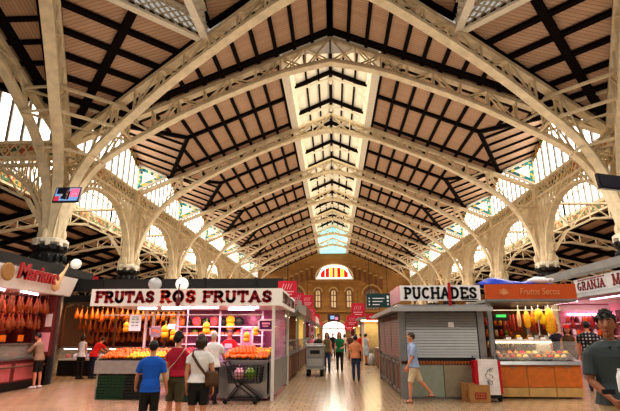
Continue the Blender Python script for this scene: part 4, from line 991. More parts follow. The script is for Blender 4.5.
lab2 = dict(orange='orange piled high beside the steel counter corner', peach='yellow-orange peach in the pile beside the steel counter corner', lemon='lemon at the outer edge of the steel counter pile', apple='red apple beside the steel counter oranges')
grp2 = dict(orange='oranges over the steel counter', peach='peaches over the steel counter', lemon='lemons over the steel counter', apple='apples over the steel counter')
pile(lambda x, r: 'peach' if (x * 7 + r * 3) % 5 < 1.4 else ('lemon' if x > -2.25 and r > 4 else ('apple' if r > 7 else 'orange')), -3.05, -1.84, 10, labels=lab2, grp=grp2)
for r in range(4):
    for i in range(8 - r):
        k = 'orange'; item(FR[k], k, (-2.88 + i * .1 + r * .05, 13.3 + r * .2, slope(13.3 + r * .2) + .125), lab2[k], k, grp2[k], (0, 0, i))
for i in range(9):
    x = -5.05 + i * .3; m, c = (('purple_fruit', 'purple'), ('snack_yellow', 'yellow'), ('red_fruit', 'red'), ('green_fruit', 'green'))[i * 3 % 4]
    r3 = thing('fruit_box', '%s fruit box on the middle shelf, %s from the ham side' % (c, ORD[i]), 'fruit box', (x, 16.15, 1.675)); a = MB(); a.box(-.13, .13, -.16, .16, 0, .08); part(a, 'box', 'basket', r3); a = MB(); a.ball((0, 0, .08), (.12, .14, .1), 10, 6); part(a, 'heap', m, r3, True, kind='stuff')
# melons, pumpkins and bunches along the back shelf
def melon(x, y, z, r, m, name, label, sq=.95):
    root = thing(name, label, name, (x, y, z)); a = MB()
    n, k = 14, 9
    a.ball((0, 0, r * sq), (r, r, r * sq), n, k)
    a.v = [V((p.x * (1 + .04 * cos(7 * atan2(p.y, p.x))), p.y * (1 + .04 * cos(7 * atan2(p.y, p.x))), p.z)) for p in a.v]
    part(a, 'flesh', m, root, True); a = MB(); a.tube([(0, 0, r * 1.85 * sq), (.01, 0, r * 2.05 * sq), (.04, 0, r * 2.15 * sq)], [.02, .014, .012], 6); part(a, 'stem', 'dark_wood', root)
    return root
for px, r, m, nm, lb in ((174, .17, 'melon', 'melon', 'pale yellow melon on the top shelf, first from the price paper'), (181, .16, 'pumpkin', 'pumpkin', 'orange pumpkin on the top shelf beside the pale melon'), (188, .14, 'dark_melon', 'watermelon', 'small dark watermelon beside the orange pumpkin'), (205, .15, 'dark_melon', 'watermelon', 'dark watermelon just past the shelf upright'), (222, .16, 'dark_melon', 'watermelon', 'dark round watermelon next to the cut melon half'), (239, .17, 'dark_melon', 'watermelon', 'large dark watermelon by the straw hat')):
    p = aty(px, 330, 16.15); melon(p.x, 16.15, 1.957, r, m, nm, lb)
def cut_melon(px, label, m='meat'):
    p = aty(px, 330, 16.05); root = thing('melon_half', label, 'melon half', (p.x, 16.05, 1.957)); a = MB(); a.ball((0, .02, .16), (.16, .1, .16), 14, 8); part(a, 'rind', 'pumpkin', root, True); a = MB(); a.tube([(0, -.085, .16), (0, -.065, .16)], [.12, .14], 16); part(a, 'cut_face', m, root)
cut_melon(196, 'cut pink melon half on the top shelf beside the shelf upright'); cut_melon(214, 'cut red watermelon half on the top shelf over the grey-haired man')
def bananas(p, label, hang=True, n=7, s=1.0):
    root = thing('banana_bunch', label, 'bananas', p); a = MB()
    for i in range(n):
        t = -1.1 + 2.2 * i / (n - 1)
        for lv in (0, .16):
            pts = [(.02 * sin(t) * s, -.02 * cos(t) * s, -lv * s), (.09 * sin(t) * s, -.09 * cos(t) * s, (-.06 - lv) * s), (.11 * sin(t) * s, -.11 * cos(t) * s, (-.15 - lv) * s), (.085 * sin(t) * s, -.09 * cos(t) * s, (-.22 - lv) * s)]
            a.tube(pts, [.008 * s, .022 * s, .022 * s, .008 * s], 6)
    part(a, 'bananas', 'banana', root, True); a = MB(); a.tube([(0, 0, .12 * s), (0, 0, -.2 * s)], .018 * s, 6); part(a, 'stalk', 'green_fruit', root)
for px, py, Y, s, lb in ((127, 327, 13.9, 1.1, 'yellow banana bunch hanging beside the white price paper'), (166, 330, 14.6, 1.5, 'big yellow banana bunch hanging above the woman in maroon'), (174, 334, 14.6, 1.3, 'banana bunch hanging lower, next to the biggest bunch'), (207, 327, 14.4, 1.4, 'banana bunch hanging over the grey-haired man'), (247, 337, 14.5, 1.2, 'banana bunch hanging in front of the long white price board'), (256, 332, 14.5, 1.0, 'small banana bunch hanging by the framed picture')):
    bananas(aty(px, py - 5, Y), lb, s=s * .68)
for px, py, Y, lb in ((231, 318, 16.1, 'yellow banana hand lying on the top shelf'),):
    bananas(aty(px, py, Y) + V((0, 0, .1)), lb, s=1.3)
def board(name, label, cat, x0, y0, x1, y1, Y, m, fm=None, marks=None, mk='letter_black', d=.02):
    A, B = aty(x0, y0, Y), aty(x1, y1, Y); root = thing(name, label, cat, (A.x, Y, B.z)); w, h = B.x - A.x, A.z - B.z
    a = MB(); a.box(0, w, 0, d, 0, h); part(a, 'sheet', m, root)
    if fm:
        a = MB(); t = .05
        for b in ((0, w, 0, t), (0, w, h - t, h), (0, t, 0, h), (w - t, w, 0, h)): a.box(b[0], b[1], -.02, 0, b[2], b[3])
        part(a, 'frame', fm, root)
    if marks:
        a = MB()
        for (u0, v0, u1, v1) in marks: a.box(u0 * w, u1 * w, -.008, 0, v0 * h, v1 * h)
        part(a, 'marks', mk, root)
    return root
board('price_paper', 'white price paper hanging at the front of the fruit stall', 'price paper', 130, 315, 140, 331, 13.15, 'paper', marks=[(.2, .85, .8, .9), (.2, .7, .45, .78), (.55, .7, .8, .78), (.2, .5, .45, .58), (.55, .5, .8, .58), (.2, .3, .45, .38), (.55, .3, .8, .38)], mk='shutter_grey')
board('picture', 'framed dark purple picture hung at the fruit stall corner', 'picture', 258, 319, 274, 331, 14.0, 'purple_fruit', 'white_paint', [(.25, .55, .75, .7), (.3, .35, .65, .45)], 'pink_tile')
board('price_board', 'tall white-framed price board hanging behind the oranges', 'price board', 241, 327, 253, 349, 14.9, 'pink_wall', 'white_paint', [(.2, .8, .8, .86), (.2, .7, .6, .75)], 'purple_fruit')
board('picture', 'grey framed picture with fruit standing behind the boy', 'picture', 150, 326, 162, 337, 14.6, 'zinc', 'grey_panel', [(.2, .5, .4, .7), (.5, .4, .75, .6)], 'snack_orange')
board('price_paper', 'small white paper pinned above the banana bunches', 'price paper', 168, 324, 175, 329, 14.4, 'paper')
p = aty(253, 318, 16.3); root = thing('straw_hat', 'round pale straw hat hung on the stall back wall', 'hat', (p.x, 16.44, p.z)); a = MB(); a.lathe([(.24, 0), (.24, .012), (.13, .02), (.12, .1), (.05, .12), (.001, .12)], 18); a.v = [V((q.x, -q.z, q.y)) for q in a.v]; part(a, 'brim', 'pink_tile', root, True); a = MB(); a.lathe([(.135, .02), (.13, .05)], 18); a.v = [V((q.x, -q.z, q.y)) for q in a.v]; part(a, 'band', 'pink_wall', root)
# hook-shaped dark ornament in front of the sign
root = thing('lantern_hook', 'dark red hanging hook in front of the letters ROS', 'hook', (-4.3, 12.8, 2.75)); a = MB(); a.tube([(0, .05, .28), (0, 0, .3), (0, -.02, .2), (0, -.02, -.3)], .018, 6); part(a, 'rod', 'maroon_wall', root); a = MB(); a.lathe([(.02, -.32), (.07, -.26), (.06, -.1), (.03, -.05)], 8, c=(0, -.02, 0)); part(a, 'weight', 'maroon_wall', root)
# crates below the grey counter
def crate(x, y, z, w, d, h, m, label, rz=0):
    root = thing('crate', label, 'crate', (x, y, z), rz); a = MB(); t = .02
    a.box(-w / 2, w / 2, -d / 2, d / 2, 0, t); part(a, 'bottom', m, root)
    for s in (-1, 1):
        a = MB()
        for i in range(4): a.box(-w / 2, w / 2, s * d / 2 - t / 2, s * d / 2 + t / 2, h * i / 4, h * i / 4 + h * .19)
        for i in range(7): x0 = -w / 2 + w * i / 6; a.box(x0 - .012, x0 + .012, s * (d / 2 + .008) - .01, s * (d / 2 + .008) + .01, 0, h)
        part(a, 'side', m, root)
        a = MB(); a.box(s * w / 2 - t / 2, s * w / 2 + t / 2, -d / 2, d / 2, 0, h * .72); a.box(s * w / 2 - t / 2, s * w / 2 + t / 2, -d / 2, d / 2, h * .86, h); part(a, 'side', m, root)
    return root
for i, (x, m, c) in enumerate(((-6.06, 'green_crate', 'dark green'), (-5.3, 'black_crate', 'blackish'))):
    crate(x, 13.22, 0, .72, .42, .32, m, '%s plastic crate on the floor under the grey counter' % c); crate(x + .01, 13.22, .321, .72, .42, .31, m, '%s plastic crate stacked on top under the grey counter' % c)
crate(-3.85, 12.85, 0, .55, .36, .14, 'green_crate', 'shallow green crate on the floor beside the dark counter')
# shopping trolley with bags
b = atz(249, 398); root = thing('shopping_trolley', 'black wire shopping trolley standing at the steel counter', 'shopping trolley', (b.x, 12.62, 0))
for s in (-.24, .24):
    a = MB(); a.tube([(-.42, s, .1), (.38, s, .1), (.3, s, .1)], .02, 6); a.tube([(.36, s, .12), (-.1, s, .45), (-.36, s, .1)], .022, 6); a.tube([(-.1, s, .4), (-.32, s, .75), (-.46, s, 1.0)], .02, 6); part(a, 'side_frame', 'black', root)
a = MB(); bx = lambda u, v, z: V((-.34 - .06 * z + u * (.8 + .1 * z), (v - .5) * (.44 + .06 * z), .5 + .4 * z))
for z in (0, .2, .4, .6, .8, 1.0):
    q = [bx(0, 0, z), bx(1, 0, z), bx(1, 1, z), bx(0, 1, z)]
    for i in range(4): a.tube([q[i], q[(i + 1) % 4]], .014 if z in (0, 1) else .008, 5)
for i in range(11):
    u = i / 10
    for v in (0, 1): a.tube([bx(u, v, 0), bx(u, v, 1)], .008, 5)
    a.tube([bx(u, 0, 0), bx(u, 1, 0)], .008, 5)
    if i < 6:
        for e in (0, 1): a.tube([bx(e, i / 5, 0), bx(e, i / 5, 1)], .008, 5)
part(a, 'basket', 'black', root)
a = MB(); a.tube([(-.48, -.26, 1.0), (-.48, .26, 1.0)], .022, 8); part(a, 'handle', 'black_plastic', root)
for x in (-.4, .36):
    for s in (-.24, .24): a = MB(); a.tube([(x, s - .016, .06), (x, s + .016, .06)], .06, 14); part(a, 'wheel', 'rubber', root, True)
for dx, m, c, z in ((-.12, 'pink_tile', 'pale pink', .56), (.17, 'green_fruit', 'green', .56)):
    r2 = thing('grocery_bag', '%s grocery bag lying in the shopping trolley' % c, 'bag', (b.x + dx, 12.62, z)); a = MB(); a.ball((0, 0, .14), (.14, .13, .14), 10, 8); a.v = [q * (1 + .07 * sin(q.x * 60 + q.z * 40)) for q in a.v]; part(a, 'sack', m, r2, True); a = MB(); a.tube([(-.05, 0, .26), (0, 0, .36), (.05, 0, .26)], .012, 6); part(a, 'handles', m, r2)

# ---------------------------------------------------------------- hams
mat('counter_rose', (190, 104, 104), .5, var=.1)
def ham_proto(label, group, m='ham_skin'):
    root = thing('cured_ham', label, 'ham', (0, 0, 0), 0, group)
    a = MB(); a.tube([(0, 0, -.06), (0, 0, -.14), (0, .005, -.24), (0, .015, -.36), (0, .01, -.48), (0, 0, -.57)], [(.018, .018), (.028, .024), (.055, .045), (.105, .07), (.115, .08), (.05, .04)], 10); part(a, 'meat', m, root, True)
    a = MB(); a.tube([(0, 0, .0), (0, .01, -.03), (0, 0, -.075)], [.016, .022, .018], 8); part(a, 'hoof', 'hoof', root)
    a = MB(); a.tube([(0, 0, .1), (0, 0, -.03)], .006, 5); part(a, 'cord', 'ham_fat', root)
    return root
random.seed(11)
def hang(proto, spots, label):
    for i, p in enumerate(spots):
        rot = (random.uniform(-.06, .06), random.uniform(-.06, .06), random.uniform(0, 6.28)); sc = random.uniform(.85, 1.1)
        if i == 0: proto.location = p; proto.rotation_euler = rot
        else: dup(proto, p, rot, label, sc=sc)
hx = -10.0
hp = ham_proto('cured ham hanging in the dense rows of the stall with the red script sign', 'hams of the script sign stall')
sp = [(hx - .3 - .3 * r + .05 * (i % 2), 12.2 + .235 * i + .1 * (r % 2), 2.95 - .04 * r - (.5 if r % 2 else 0)) for r in range(6) for i in range(19)]
hang(hp, sp, hp['label'])
hp2 = ham_proto('golden ham hanging in the lit back row beyond the fruit stall', 'hams of the far counter', 'ham_gold')
sp = [(-11.4 + .23 * i, 20.45 + .4 * r, 2.9 - .46 * (r % 3) - .05 * (i % 3)) for r in range(4) for i in range(30)]
hang(hp2, sp, hp2['label'])
# ham stall with the script sign
root = thing('ham_stall', 'ham stall with a white board, red script sign and rose light', 'market stall', (hx, 13, 0))
a = MB(); a.hexa([(hx, 8, 3.08), (hx + .06, 8, 3.08), (hx + .06, 17.2, 3.08), (hx, 17.2, 3.08), (hx + .22, 8, 3.72), (hx + .28, 8, 3.72), (hx + .28, 17.2, 3.72), (hx + .22, 17.2, 3.72)]); fas = P(a, 'fascia', 'sign_white')
a = MB(); a.box(hx - .35, hx + .1, 7, 18.6, 3.8, 4.1); P(a, 'awning_rail', 'dark_iron')
a = MB(); a.box(-13.4, hx + .05, 8, 17.2, 3.06, 3.12); P(a, 'ceiling_panel', 'white_paint')
a = MB(); a.box(-13.4, -13.3, 8, 17.2, 0, 3.1); P(a, 'back_wall', 'maroon_wall')
for x, y in ((hx, 16.75), (hx - .9, 16.9)): a = MB(); a.box(x - .05, x + .05, y - .05, y + .05, 0, 3.1); P(a, 'post', 'steel')
a = MB(); a.box(hx - .8, hx, 8, 15.9, .25, .9); P(a, 'counter', 'maroon_wall')
for i in range(6): a = MB(); a.box(hx, hx + .02, 9.0 + i * 1.15, 9.95 + i * 1.15, .3, .8); P(a, 'counter_panel', 'counter_rose')
a = MB(); a.box(hx - .7, hx + .04, 8, 15.9, .9, .96); P(a, 'worktop', 'steel')
a = MB(); a.box(hx - .7, hx - .02, 8, 15.9, 0, .25); P(a, 'plinth', 'black')
a = MB(); a.box(hx - .03, hx - .01, 8, 15.6, .96, 1.38); P(a, 'case_glass', 'front_glass')
a = MB(); a.box(hx - .7, hx + .05, 8, 15.6, 1.37, 1.41); P(a, 'case_top', 'steel')
a = MB(); a.tube([(hx + .18, 8, .72), (hx + .18, 16, .72)], .03, 8); P(a, 'bag_rail', 'dark_wood')
a = MB(); a.box(hx - .45, hx - .05, 16.5, 16.9, 0, .95, 'black'); a.box(hx - .42, hx - .05, 16.5, 16.9, .95, 3.05, 'maroon_wall'); a.box(hx - .4, hx - .08, 16.47, 16.5, 1.1, 1.75, 'pink_tile'); a.box(hx - .36, hx - .12, 16.46, 16.47, 1.2, 1.45, 'pink_wall'); a.box(hx - .3, hx - .08, 16.46, 16.5, 1.95, 2.4, 'white_paint'); P(a, 'end_cabinet', None)
a = MB(); a.box(-13.4, hx - .4, 16.9, 17.0, 0, 3.06); P(a, 'end_wall', 'maroon_wall')
for y in (11.5, 13.5, 15.2): a = MB(); a.tube([(hx - .1, y - .6, 3.02), (hx - .3, y + .6, 3.02)], .025, 8); P(a, 'lamp_tube', 'tube_light')
lamp_area((hx - 1.2, 12.2, 3.03), 1.6, 7.0, 120, (1, .42, .45)); lamp_area((hx + .35, 13.5, 3.05), .3, 6.0, 90, (1, .55, .55), (0, -.9, 0))  # second one is an added front fill to brighten the hams
for i in range(16):
    y = 8.6 + i * .43; a = MB(); a.ball((0, 0, 0), (.15, .17, .11), 8, 6); me = a.mesh('cold_cut', smooth=True, mats=('meat', 'sausage', 'ham_skin')[i % 3]); item(me, 'cold_cut', (hx - .34, y, 1.07), 'piece of cured meat lying in the glass case of the script sign stall', 'cured meat', 'cold cuts in the rose lit case')
for i in range(7):
    y = 10 + i * .85; root2 = thing('price_card', 'orange price card standing on the ham case', 'price card', (hx - .2, y, 1.41), group='price cards on the ham case'); a = MB(); a.box(-.01, .01, -.14, .14, .06, .26); part(a, 'card', 'snack_orange', root2); a = MB(); a.box(-.04, .04, -.05, .05, 0, .06); part(a, 'foot', 'black', root2)
# the script sign itself, with ham and disc
root = thing('script_sign', 'red script sign with a ham and a brown disc on the white board', 'sign', (hx + .34, 14.4, 3.55))
RS = (pi / 2, 0, pi / 2)
me = fontmesh('Mariano', .68, .25, .03, .02); me.materials.clear(); me.materials.append(M['script_red']); o = bpy.data.objects.new('script_lettering', me); COL.objects.link(o); o.parent = root; o.rotation_euler = RS; o.location = (.02, .3, .02); o.scale = (.95, 1, 1)
a = MB(); a.lathe([(.27, 0), (.27, .04), (.24, .06), (.001, .06)], 20); a.v = [V((q.z - .06, q.x - 1.1, q.y - .05)) for q in a.v]; part(a, 'disc', 'carton', root)
a = MB(); a.tube([(0, 1.95, .62), (0, 1.75, .3), (0, 1.5, .0), (0, 1.35, -.2), (0, 1.25, -.38)], [.04, .07, .16, .24, .12], 10); a.v = [V((q.x * .4 - .02, q.y, q.z)) for q in a.v]; part(a, 'ham_emblem', 'ham_fat', root, True)
# far ham counter
root = thing('ham_counter', 'far ham counter with a refrigerated case and golden lamps', 'market stall', (-8.3, 20.2, 0))
a = MB(); a.box(-11.7, -5.2, 20.0, 20.9, 0, .62); P(a, 'base', 'black')
a = MB(); a.box(-11.7, -5.2, 20.0, 20.9, .62, .68); P(a, 'case_floor', 'white_paint')
a = MB(); a.box(-11.7, -5.2, 20.0, 20.02, .68, 1.12); P(a, 'case_glass', 'front_glass')
a = MB(); a.box(-11.7, -5.2, 20.0, 20.9, 1.12, 1.16); P(a, 'case_top', 'steel')
a = MB(); a.box(-11.9, -5.0, 19.4, 22.6, 3.0, 3.3); P(a, 'awning', 'dark_iron')
a = MB(); a.box(-11.7, -5.0, 22.3, 22.36, 0, 3.0); P(a, 'back_wall', 'maroon_wall')
for z in (1.3, 1.75): a = MB(); a.box(-11.5, -5.2, 21.9, 22.3, z, z + .04); P(a, 'shelf', 'dark_wood')
for x in (-11.75, -9.4, -7.2, -5.1): a = MB(); a.box(x - .04, x + .04, 20.0, 20.08, 1.1, 3.0); P(a, 'post', 'dark_wood')
for x in (-11, -9, -7): a = MB(); a.tube([(x - .6, 20.15, 1.08), (x + .6, 20.15, 1.08)], .02, 6); P(a, 'lamp_tube', 'tube_light')
lamp_area((-8.3, 20.0, 2.97), 6, .5, 140, (1, .62, .28)); lamp_area((-8.3, 20.4, 1.1), 6, .4, 14, (1, .7, .7))
for i in range(24):
    x = -11.5 + i * .25; m = ('meat', 'paper', 'sausage', 'screen_blue', 'ham_fat')[i % 5]; a = MB(); a.ball((0, 0, 0), (.11, .15, .1), 8, 6); me = a.mesh('cold_cut', smooth=True, mats=m); item(me, 'cold_cut', (x, 20.35 + .2 * (i % 2), .78), 'wrapped meat in the low glass case of the far ham counter', 'meat', 'meats in the far case')
for i in range(22):
    x = -11.3 + i * .27
    for j, z in enumerate((1.34, 1.79)):
        a = MB(); a.tube([(0, 0, 0), (0, 0, .1), (0, 0, .2), (0, 0, .22)], [.09, .1, .09, .05], 8); me = a.mesh('meat_loaf', smooth=True, mats=('sausage', 'meat', 'ham_gold')[(i + j) % 3]); item(me, 'meat_loaf', (x, 22.08, z), 'cured loaf on the %s shelf behind the far ham counter' % ('lower', 'upper')[j], 'meat', 'loaves on the %s shelf' % ('lower', 'upper')[j])
p = aty(92.5, 283, 19.2); root = thing('hanging_sign', 'small dark red square sign under the dark awning by the fruit stall', 'sign', (p.x, 19.2, p.z)); a = MB(); a.box(-.2, .2, 0, .04, -.28, .28); part(a, 'board', 'red_panel', root); a = MB(); a.box(-.12, .12, -.01, 0, -.05, .05); a.box(-.08, .08, -.01, 0, .1, .16); part(a, 'marks', 'pink_tile', root)
# duct and clutter over the stalls, globe lamps
root = thing('air_duct', 'dark rectangular duct running above the fruit stall roof', 'duct', (-7, 17.5, 3.3)); a = MB(); a.box(-10, -1.9, 17.6, 18.2, 3.3, 3.75); part(a, 'duct', 'dark_iron', root, world=True); 
for x in (-9, -7, -5, -3): a = MB(); a.box(x, x + .08, 17.56, 18.24, 3.26, 3.79); part(a, 'flange', 'black', root, world=True)
for px, py, Y, lb in ((76, 264, 18.8, 'white globe lamp above the dark rail of the ham stall'), (182, 284, 15.5, 'white globe lamp on the fruit stall roof behind ROS'), (155, 284, 15.5, 'dim globe lamp on the fruit stall roof behind FRUTAS')):
    p = aty(px, py, Y); root = thing('globe_lamp', lb, 'lamp', p); a = MB(); a.ball((0, 0, 0), .22, 14, 10); part(a, 'globe', 'opal' if 'dim' not in lb else 'shutter_grey', root, True); a = MB(); a.tube([(0, 0, -.2), (0, 0, -.75)], .05, 8); part(a, 'stem', 'dark_iron', root)

# ---------------------------------------------------------------- closed kiosk
KX0, KX1, KY0, KY1 = 1.85, 4.22, 13.55, 19.9
root = thing('closed_kiosk', 'closed kiosk with lowered grey shutter and a black lettered white sign', 'market stall', (3.1, 13.6, 0))
def slats(mb, o, u, n, w, z0, z1, m, d=.03):
    k = int((z1 - z0) / .075); u = V(u); n = V(n); o = V(o)
    pts = []
    for i in range(k):
        za, zb = z0 + (z1 - z0) * i / k, z0 + (z1 - z0) * (i + 1) / k
        A, B = o + V((0, 0, za)), o + V((0, 0, zb - .012)); q = n * d
        mb.add([A, A + u * w, A + u * w + q, A + q, B, B + u * w, B + u * w + q * .35, B + q * .35], [(0, 3, 2, 1), (4, 5, 6, 7), (0, 1, 5, 4), (1, 2, 6, 5), (2, 3, 7, 6), (3, 0, 4, 7)], m)
a = MB(); a.box(KX0 + .06, KX1 - .06, KY0 + .05, KY1 - .05, 0, 2.3); P(a, 'body', 'zinc')
a = MB(); slats(a, (KX0 + .18, KY0 + .02, 0), (1, 0, 0), (0, -1, 0), 1.96, 1.0, 2.28, None); a.box(3.2, 3.36, KY0 - .03, KY0, 1.88, 2.02, None); P(a, 'shutter', 'shutter_grey', label='grey roller shutter')
a = MB(); a.box(3.2, 3.36, KY0 - .035, KY0 - .02, 1.88, 2.02); P(a, 'notice', 'paper')
for x0, x1, m in ((KX0 + .06, 2.98, 'pale_green_panel'), (3.0, KX1 - .1, 'tan_panel')): a = MB(); a.box(x0, x1, KY0, KY0 + .04, .06, .88); P(a, 'front_panel', m)
a = MB(); a.box(KX0, KX1, KY0 - .03, KY0 + .03, .9, .98, 'ham_gold')
for i in range(30): a.box(KX0 + .08 * i, KX0 + .08 * i + .04, KY0 - .04, KY0 - .03, .91, .97, 'dark_wood')
P(a, 'counter_edge', None)
a = MB(); a.box(KX0 + .35, KX1 - .35, KY0 - .04, KY0, 1.0, 1.07); P(a, 'shutter_bar', 'black')
for x, y in ((KX0 + .06, KY0 + .03), (KX1 - .12, KY0 + .03), (KX0 + .06, KY1 - .1)): a = MB(); a.box(x - .08, x + .1, y - .06, y + .1, 0, 2.32); P(a, 'post', 'zinc')
a = MB(); a.hexa([(KX0 - .25, KY0 - .5, 2.32), (KX1 + .1, KY0 - .5, 2.32), (KX1 + .1, KY1, 2.32), (KX0 - .25, KY1, 2.32), (KX0 - .05, KY0 - .2, 2.5), (KX1, KY0 - .2, 2.5), (KX1, KY1, 2.5), (KX0 - .05, KY1, 2.5)]); P(a, 'canopy', 'zinc')
a = MB(); a.box(KX0 - .27, KX1 + .1, KY0 - .53, KY0 - .49, 2.3, 2.42); a.box(KX0 - .28, KX0 - .24, KY0 - .5, KY1, 2.3, 2.42); P(a, 'gutter', 'shutter_grey')
a = MB(); a.box(KX0 + .04, KX1 - .1, KY0 - .22, KY0 - .16, 2.6, 3.03); fas = P(a, 'sign_board', 'paper')
letters(fas, 'PUCHADES', KX0 + .14, KX1 - .2, 2.66, .31, KY0 - .235, 'letter_black', t=.19)
b = MB(); b.box(3.6, 4.05, KY0 - .23, KY0 - .22, 2.62, 2.64); o = part(b, 'small_print', 'letter_black', fas); o.data.transform(Matrix.Translation(-V(root.location)))
a = MB(); a.box(3.22, 3.3, KY0 - .26, KY0 - .235, 2.36, 3.1); P(a, 'streamer', 'red_fruit', label='faded red streamer over the letter A')
a = MB(); a.box(KX0, KX0 + .05, KY0 - .1, KY0 + 1.9, 2.58, 3.03); P(a, 'sign_board', 'pink_tile', label='pinkish side sign board')
for i in range(3):
    y0 = KY0 + .25 + i * 2.03; a = MB(); slats(a, (KX0 + .04, y0, 0), (0, 1, 0), (-1, 0, 0), 1.92, 1.05, 2.28, None); P(a, 'shutter', 'red_brown_shutter', label='red-brown roller shutter on the aisle side')
    for j in range(2):
        a = MB(); y1 = y0 + j * .97; a.box(KX0 + .01, KX0 + .05, y1 + .03, y1 + .93, .08, .95); f = P(a, 'side_panel', 'dark_wood' if j else 'warm_brown')
        b = MB(); 
        for q in ((y1 + .05, y1 + .1, .1, .93), (y1 + .86, y1 + .91, .1, .93), (y1 + .05, y1 + .91, .86, .93), (y1 + .05, y1 + .91, .1, .17)): b.box(KX0 - .015, KX0 + .01, q[0], q[1], q[2], q[3])
        o = part(b, 'panel_trim', 'zinc', f); o.data.transform(Matrix.Translation(-V(root.location)))
# direction sign hanging over the aisle
A, B = aty(366.5, 293.5, 16), aty(391, 307.5, 16)
root = thing('direction_sign', 'dark green direction sign with white lines hanging by the kiosk', 'sign', (A.x, 16, B.z)); w_, h_ = B.x - A.x, A.z - B.z
a = MB(); a.box(0, w_, 0, .05, 0, h_); bd = part(a, 'board', 'board_green', root)
a = MB()
for i, L in enumerate((.5, .42, .3)): z = h_ * (.62 - .22 * i); a.box(w_ * .24, w_ * (.24 + L), -.012, 0, z, z + .028); a.box(w_ * .08, w_ * .13, -.012, 0, z - .01, z + .04)
a.box(w_ * .84, w_ * .92, -.012, 0, h_ * .62, h_ * .84); a.box(w_ * .84, w_ * .92, -.012, 0, h_ * .4, h_ * .52); a.box(w_ * .86, w_ * .9, -.012, 0, h_ * .16, h_ * .3)
part(a, 'lettering', 'paper', bd)
a = MB(); [a.tube([(x, .02, h_), (x, .02, h_ + 1.2)], .01, 5) for x in (.1, w_ - .1)]; part(a, 'hanger', 'dark_iron', root)
# cardboard box and hand cart
def carton(px, Y, w, d, h, label, pr=True, z=0):
    b = aty(px, 400, Y); root = thing('cardboard_box', label, 'box', (b.x, Y, z)); a = MB(); a.box(-w / 2, w / 2, -d / 2, d / 2, 0, h); part(a, 'carton', 'carton', root)
    a = MB(); a.box(-w / 2 - .002, 0 - .005, -d / 2 - .004, d / 2, h, h + .006); a.box(.005, w / 2 + .002, -d / 2 - .004, d / 2, h, h + .006); part(a, 'flap', 'carton', root)
    if pr: a = MB(); a.box(-w * .25, w * .3, -d / 2 - .004, -d / 2, h * .2, h * .6); f = part(a, 'print', 'carton_print', root); b_ = MB(); [b_.box(-w * .2 + i * .06, -w * .2 + i * .06 + .035, -d / 2 - .008, -d / 2 - .004, h * (.28 + .16 * j), h * (.38 + .16 * j)) for i in range(4) for j in range(2)]; part(b_, 'print_marks', 'carton', f)
carton(478.5, 13.1, .52, .38, .42, 'brown cardboard box with red print on the floor by the kiosk')
carton(469, 13.28, .3, .3, .44, 'smaller cardboard box half hidden beside the printed box')
b = aty(489, 400, 13.2); root = thing('hand_cart', 'red two-wheeled shopping cart with a white drawn front panel', 'shopping cart', (b.x, 13.15, 0))
a = MB(); a.box(-.34, .34, -.1, .22, .2, 1.02); part(a, 'bag_body', 'red_cloth', root); a = MB(); a.hexa([(-.27, -.16, .18), (.26, -.16, .18), (.26, -.11, .18), (-.27, -.11, .18), (-.25, -.14, 1.06), (.25, -.14, 1.06), (.25, -.1, 1.06), (-.25, -.1, 1.06)]); pn = part(a, 'front_panel', 'cloth_white', root, label='white cloth panel with sketchy drawing')
a = MB(); random.seed(3)
for i in range(9):
    x, z = random.uniform(-.14, .12), random.uniform(.4, .8); a.strip([(x, -.165, z), (x + random.uniform(-.08, .08), -.16, z + .05), (x + random.uniform(-.1, .1), -.155, z + .1)], .012, .006, (0, 1, 0))
part(a, 'drawing', 'letter_black', pn)
a = MB(); a.tube([(-.28, .2, .1), (-.28, .24, 1.12), (.28, .24, 1.12), (.28, .2, .1)], .016, 8); a.tube([(-.3, .0, .12), (.3, .0, .12)], .02, 6); part(a, 'frame', 'black', root)
for x in (-.27, .27): a = MB(); a.tube([(x - .03, 0, .11), (x + .03, 0, .11)], .11, 16); part(a, 'wheel', 'rubber', root, True)
a = MB(); a.box(-.3, .3, -.12, .1, .1, .19); part(a, 'base', 'black', root)
b = aty(478.5, 380, 13.42); root = thing('beverage_case', 'white narrow case with red top standing behind the boxes', 'case', (b.x, 13.42, 0)); a = MB(); a.box(-.12, .12, -.1, .1, 0, .78); part(a, 'body', 'paper', root); a = MB(); a.box(-.14, .14, -.11, .11, .78, .95); part(a, 'lid', 'red_cloth', root)

# ---------------------------------------------------------------- dried fruit stall
OX0, OX1, OY0 = 4.56, 6.78, 13.75
root = thing('dried_fruit_stall', 'dried fruit stall with orange fascia and orange wooden doors', 'market stall', (5.8, 13.8, 0))
a = MB(); a.box(OX0, OX1, OY0 + .03, OY0 + .9, .05, .88); P(a, 'counter', 'pale_wood')
for i in range(3):
    w_ = (OX1 - OX0) / 3; x0 = OX0 + i * w_; a = MB(); a.box(x0 + .015, x0 + w_ - .015, OY0, OY0 + .03, .3, .86); f = P(a, 'door', 'orange_wood'); b = MB(); b.box(x0 + w_ / 2 - .06, x0 + w_ / 2 + .06, OY0 - .02, OY0, .8, .82); o = part(b, 'handle', 'steel', f); o.data.transform(Matrix.Translation(-V(root.location)))
    a = MB(); a.box(x0 + .015, x0 + w_ - .015, OY0, OY0 + .03, .05, .28); P(a, 'kick_panel', 'pale_wood')
a = MB(); a.hexa([(OX0 - .1, OY0 - .08, .88), (OX1 + .1, OY0 - .08, .88), (OX1 + .1, OY0 + .9, .88), (OX0 - .1, OY0 + .9, .88), (OX0 - .1, OY0 - .05, .97), (OX1 + .1, OY0 - .05, .97), (OX1 + .1, OY0 + .9, 1.04), (OX0 - .1, OY0 + .9, 1.04)]); P(a, 'worktop', 'steel')
a = MB(); a.box(OX0, OX1, OY0 + .05, OY0 + .065, 1.0, 1.5); P(a, 'case_glass', 'case_glass')
